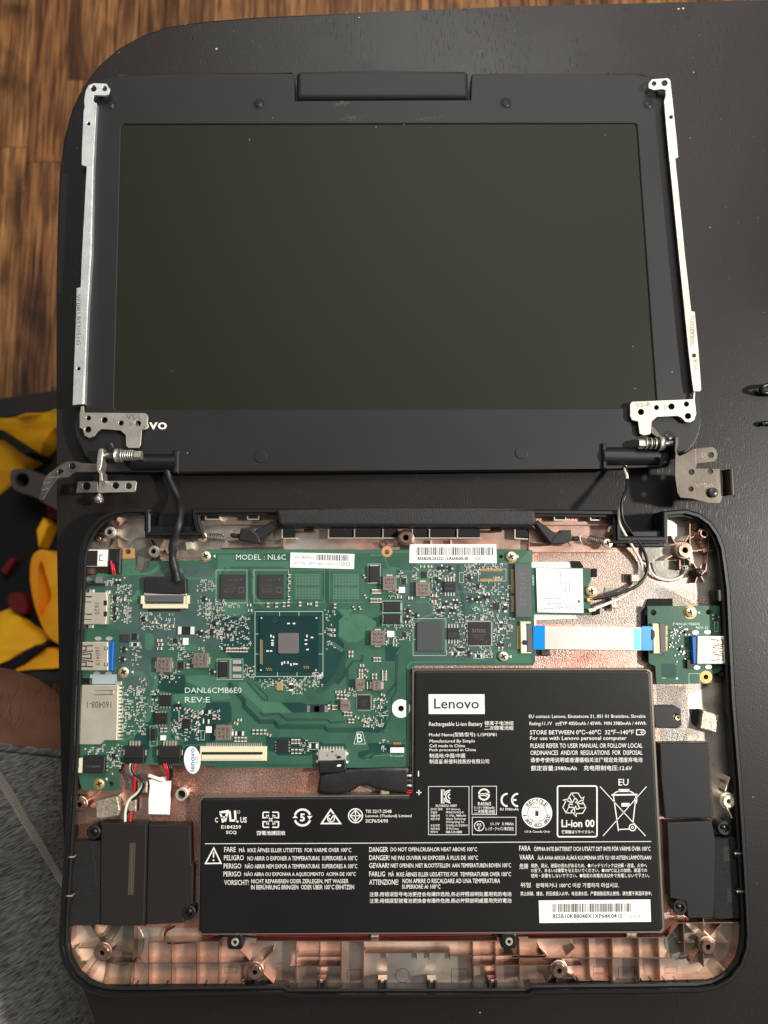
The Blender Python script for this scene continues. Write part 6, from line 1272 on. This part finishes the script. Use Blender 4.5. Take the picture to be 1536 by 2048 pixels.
sheet('blue_stiffener', 1066.5, 1090, 1251, 1299, lambda t: zf(t) + .28, 'tab_blue', rc, 6); sheet('blue_stiffener', 1284, 1305, 1250, 1298, lambda t: zf(t) + .28, 'tab_blue', rc, 6); sheet('blue_window', 1268, 1281, 1254, 1297, lambda t: zf(t) + .1, 'tab_cyan', rc, 6, .1); sheet('grey_window', 1281, 1284, 1252, 1298, lambda t: zf(t) + .1, 'grey_film', rc, 3, .1)
# ------------------------------------------------------------------ cables
dc = thing('display_cable', 'thick black taped display cable running from the lid into the motherboard', 'cable', 345, 1080, 9)
b_ = MB(); b_.tube([P(*q) for q in ((334, 938, 6), (338, 955, 5.5), (347, 975, 6), (358, 998, 8), (362, 1020, 13), (360, 1040, 16), (354, 1062, 16.5), (347, 1085, 15), (345, 1110, 13.5), (348, 1132, 12.6), (353, 1150, 11.8), (355, 1162, 11.4))], lambda t: .0016 + .00018 * math.sin(40 * t) + .0004 * t, 10, 0, True, 6); b_.build('sleeve', 'tape_black', dc, True)
plate('plug_tape', [(287, 1158), (292, 1153), (342, 1153), (348, 1146), (362, 1147), (366, 1154), (372, 1158), (374, 1187), (360, 1189), (320, 1188), (288, 1186)], BT + .4, BT + 2.6, 'tape_black', dc, ch=.6, segs=2); box('plug_shell', 288, 1184, 373, 1191, BT + .4, BT + 2.0, 'tin', dc, .15)
for nm, label, m, pts, r in (('antenna_cable', 'thin black antenna wire plugged into the wireless card', 'wire_black', ((1246, 924, 5), (1253, 945, 9), (1253, 975, 14), (1245, 1000, 17), (1243, 1020, 17.5), (1247, 1042, 16.5), (1262, 1064, 14), (1278, 1085, 12), (1290, 1108, 10), (1295, 1132, 9), (1289, 1155, 9), (1272, 1173, 9.5), (1245, 1184, 9.8), (1210, 1194, 9.8), (1180, 1199, 9.6)), .75),
                             ('antenna_cable', 'thin cream white antenna wire plugged into the wireless card', 'wire_white', ((1252, 924, 5), (1250, 940, 8), (1254, 955, 11), (1250, 985, 14), (1243, 1008, 16.2), (1239, 1025, 16.6), (1240, 1048, 15), (1252, 1072, 12), (1268, 1098, 9.6), (1282, 1124, 8), (1284, 1146, 7.4), (1276, 1164, 7.5), (1258, 1185, 8), (1238, 1197, 8.6), (1215, 1207, 9), (1183, 1220, 9.4)), .7)):
    t_ = thing(nm, label, 'cable', 1270, 1110, 8, 'antenna wires to the wireless card'); tube('wire', pts, r, m, t_, 8)
    e = pts[-1]; plate('antenna_plug', [(e[0] - 7, e[1] - 3), (e[0] + 9, e[1] - 4), (e[0] + 9, e[1] + 2), (e[0] - 4, e[1] + 5)], 9.0, 10.2, 'gold' if m == 'wire_black' else 'silver', t_, ch=.2)
t_ = thing('antenna_cable', 'cream wire curled around the round grey disc in the case corner', 'cable', 1340, 1160, 6)
tube('wire', [(1297, 1128, 7), (1301, 1142, 6.8), (1314, 1155, 6.6), (1334, 1160, 6.5), (1354, 1157, 6.5), (1368, 1148, 6.6), (1375, 1134, 6.8)], .6, 'wire_white', t_)
bc = thing('battery_cable', 'black taped battery lead plugged into the lower edge of the motherboard', 'cable', 730, 1560, 7)
plate('plug', [(638, 1523), (691, 1519), (692, 1540), (680, 1545), (638, 1547)], BT, BT + 3.0, 'soft_black', bc, ch=.4, segs=2); k = Ink(BT + 3.03); k.fill([(678 + 4.5 * math.cos(g), 1531 + 2.4 * math.sin(g) - .5 * math.cos(g)) for g in [i * math.pi / 6 for i in range(12)]]); k.go('white_ink', bc)
plate('tape_wrap', [(634, 1585), (640, 1548), (652, 1547), (668, 1544), (690, 1540), (715, 1538), (760, 1536), (818, 1535), (821, 1588), (780, 1585), (752, 1580), (735, 1572), (718, 1574), (700, 1586), (670, 1590), (650, 1588)], 7.0, 10.6, 'tape_black', bc, ch=1.6, segs=4, smooth=True)
for i, m in enumerate(('wire_black', 'wire_white', 'wire_black', 'conn_grey', 'wire_black', 'wire_white', 'wire_black', 'wire_red', 'wire_red')): tube('wire', [(814, 1546 + i * 4.9, 10), (820, 1546 + i * 5, 10.6), (828, 1546 + i * 5, 10.2)], .5, m, bc, 6, 3)
tp = thing('touchpad_lead', 'white taped lead with red and black wires below its motherboard plug', 'cable', 318, 1590, 6)
for i, (m, dx) in enumerate((('wire_red', -3), ('wire_red', 1), ('wire_black', 6), ('wire_black', 10))): tube('wire', [(330 + dx, 1524, 10.5), (333 + dx, 1535, 11), (337 + dx * .7, 1548, 10), (336 + dx * .4, 1560, 8.6)], .6, m, tp, 7)
plate('white_tape', [(297, 1560), (310, 1556), (336, 1553), (341, 1560), (340, 1600), (338, 1630), (296, 1629), (296, 1600), (299, 1572)], 7.2, 8.4, 'paper', tp, ch=.4, segs=2); tube('tape_fold', [(298, 1551, 9), (312, 1556, 9.2), (326, 1561, 9)], .8, 'paper', tp)
sl = thing('speaker_lead', 'red, white and black wires dropping from the narrower wire plug to a speaker', 'cable', 270, 1560, 7)
for m, pts in (('wire_white', ((262, 1524, 10.5), (261, 1538, 10.5), (268, 1550, 9.5), (280, 1558, 9), (286, 1568, 9), (276, 1584, 9), (258, 1600, 8.5), (251, 1622, 8), (250, 1645, 8))), ('wire_red', ((271, 1524, 10.5), (268, 1540, 10.6), (269, 1560, 9), (268, 1585, 8), (262, 1610, 7.5), (260, 1645, 7.5))), ('wire_black', ((266, 1524, 10.5), (264, 1538, 11), (272, 1550, 10.2), (284, 1560, 9.8), (288, 1570, 9.5), (278, 1588, 9), (264, 1602, 8), (256, 1630, 8)))): tube('wire', pts, .62, m, sl, 7)
wl = thing('speaker_wire', 'long thin red and black wires running along the front of the battery', 'cable', 850, 1872, 6)
for m, dy in (('dull_red', -2), ('wire_black', 2)):
    tube('wire', [(350, 1852, 7), (332, 1862 + dy, 7), (330, 1878 + dy * .6, 7), (340, 1886 + dy * .4, 7.2), (372, 1884 + dy * .5, 7.4), (410, 1878 + dy, 7.6), (450, 1870 + dy, 7.2), (560, 1874 + dy, 7), (700, 1873 + dy, 7), (900, 1872 + dy, 7), (1080, 1869 + dy, 7), (1250, 1866 + dy, 7.2), (1322, 1865 + dy, 7.6), (1345, 1853 + dy, 8), (1372, 1838 + dy, 8)], .36, m, wl, 6, 5)
# ------------------------------------------------------------------ speakers
sp = thing('speaker', 'dark brown speaker box with an embossed strip, beside the shorter battery arm', 'speaker', 270, 1750, 5.2, 'speakers in the base corners'); SZ = 11.0
plate('speaker_body', [(202, 1646), (293, 1647), (288, 1852), (200, 1851)], 5.3, SZ, 'speaker', sp, ch=.4, segs=2); plate('speaker_body', [(297, 1649), (380, 1650), (382, 1728), (386, 1730), (385, 1808), (376, 1812), (368, 1822), (368, 1846), (292, 1850)], 5.3, SZ - .5, 'speaker', sp, ch=.4, segs=2)
plate('foam_strip', [(138, 1684), (200, 1683), (203, 1690), (200, 1850), (130, 1852), (134, 1760)], 5.3, SZ - .6, 'foam', sp, ch=.4)
for q in ((148, 1704, 172, 1732), (145, 1780, 170, 1810)): box('foam_pocket', *q, SZ - .7, SZ - .54, 'speaker', sp)
for x, y in ((188, 1664), (378, 1824)):
    lathe('screw_ear', x, y, [(3.0, 5.3), (3.0, SZ - .6), (2.6, SZ - .2), (1.7, SZ - .2), (1.5, SZ - 1), (.001, SZ - 1.05)], 'soft_black', sp, 22, False); lathe('rubber_plug', x, y, [(1.4, SZ - 1.2), (1.2, SZ + .1), (.6, SZ + .5), (.001, SZ + .6)], 'wire_black', sp, 16)
o = box('embossed_strip', 257, 1686, 269, 1790, SZ, SZ + .14, 'emboss_dark', sp, .05); tiny(1690, 263, 1786, o, SZ + .17, True, 'faint_ink', 3)
bar('body_seam', 294.5, 1647, 290, 1852, 3, 5.5, SZ - .9, 'gap_black', sp)
k = Ink(SZ - .57); k.line([(183, 1686), (188, 1700), (186, 1715), (191, 1730), (190, 1752), (193, 1770)], .6); k.go('emboss_dark', sp, 'crease')
sp = thing('speaker', 'black speaker box with a tall plain block, beside the barcode end of the battery', 'speaker', 1390, 1740, 5.2, 'speakers in the base corners')
plate('speaker_body', [(1319, 1487), (1416, 1486), (1424, 1637), (1330, 1637), (1324, 1560)], 5.3, SZ - .4, 'speaker_cool', sp, ch=.5, segs=2); plate('speaker_body', [(1334, 1645), (1424, 1642), (1430, 1680), (1428, 1836), (1376, 1837), (1372, 1804), (1340, 1796)], 5.3, SZ, 'speaker_cool', sp, ch=.4, segs=2)
plate('foam_strip', [(1415, 1679), (1478, 1676), (1486, 1755), (1488, 1838), (1428, 1838), (1424, 1760)], 5.3, SZ - .3, 'foam', sp, ch=.4)
for q in ((1447, 1694, 1474, 1722), (1454, 1776, 1480, 1804)): box('foam_pocket', *q, SZ - .4, SZ - .24, 'speaker_cool', sp)
for x, y in ((1448, 1655), (1359, 1814)):
    lathe('screw_ear', x, y, [(3.2, 5.3), (3.2, SZ - .6), (2.8, SZ - .2), (1.7, SZ - .2), (1.5, SZ - 1), (.001, SZ - 1.05)], 'soft_black', sp, 22, False); lathe('rubber_plug', x, y, [(1.4, SZ - 1.2), (1.2, SZ + .1), (.6, SZ + .5), (.001, SZ + .6)], 'wire_black', sp, 16)
# ------------------------------------------------------------------ loose things on the table
cl = thing('cable_clip', 'small shiny black plastic clip lying on the table near the bracket', 'clip', 1530, 780, 0)
tube('loop', [(1560, 768, 4), (1536, 769, 6), (1524, 776, 6), (1522, 781, 4.5), (1532, 786, 3), (1560, 787, 2.4)], 1.0, 'wire_black', cl); plate('foot', [(1514, 778), (1524, 783), (1545, 787), (1570, 787), (1570, 794), (1538, 791), (1520, 787), (1511, 782)], 0, 1.6, 'case_black', cl, ch=.4)
rod = thing('black_rod', 'thin black rod end lying on the dark table below the shiny clip', 'rod', 1550, 847, 0)
tube('rod_body', [(1528, 846, 2), (1548, 847, 2), (1590, 849, 2)], 1.1, 'wire_black', rod); lathe('rod_tip', 1528, 846, [(1.2, .9), (1.3, 2), (.9, 3), (.001, 3.2)], 'wire_black', rod, 12)
# dust specks
k = MB(); rnd = random.Random(2)
def speck(x, y, z, r):
    c = P(x, y, z); s_ = mmpx(x, y, z) * r * (.62 if z > 1 else .75); k.wbox(c, s_, s_ * rnd.uniform(.5, 1), z, z + .12, 0, 0, rnd.uniform(0, 3))
for x, y, r in ((433, 98, 2.4), (1357, 18, 3), (1366, 17, 2.5), (718, 35, 1.4), (1387, 145, 1.6), (693, 25, 1.2), (1380, 276, 1), (1420, 455, 1.2), (238, 105, .9), (154, 296, 1), (1506, 1594, 1.3), (1427, 1195, 1), (1500, 1300, 1.2), (960, 2025, 1.4), (376, 906, 1), (655, 920, .8)): speck(x, y, .05, r)
for x, y, r in ((499, 280, 1.5), (752, 254, 1.2), (808, 249, 1.2), (838, 247, 1.0), (1266, 693, 1.2), (1270, 777, 1.2), (1210, 270, .8)): speck(x, y, 6.35, r)
for x, y, r in ((1344, 744, 1.6), (345, 743, 1), (734, 147, 1.5), (775, 150, 1.5), (375, 906, 1.5), (545, 236, 1)): speck(x, y, 7.1, r)
for i in range(40): speck(rnd.uniform(150, 1520), rnd.uniform(40, 140), .05, rnd.uniform(.3, .7))
for i in range(40): speck(rnd.uniform(1400, 1530), rnd.uniform(100, 1900), .05, rnd.uniform(.3, .6))
o = k.build('dust_specks', 'dust', None, kind='stuff'); o['label'] = 'tiny pale dust specks scattered on the tabletop and lid'; o['category'] = 'dust'
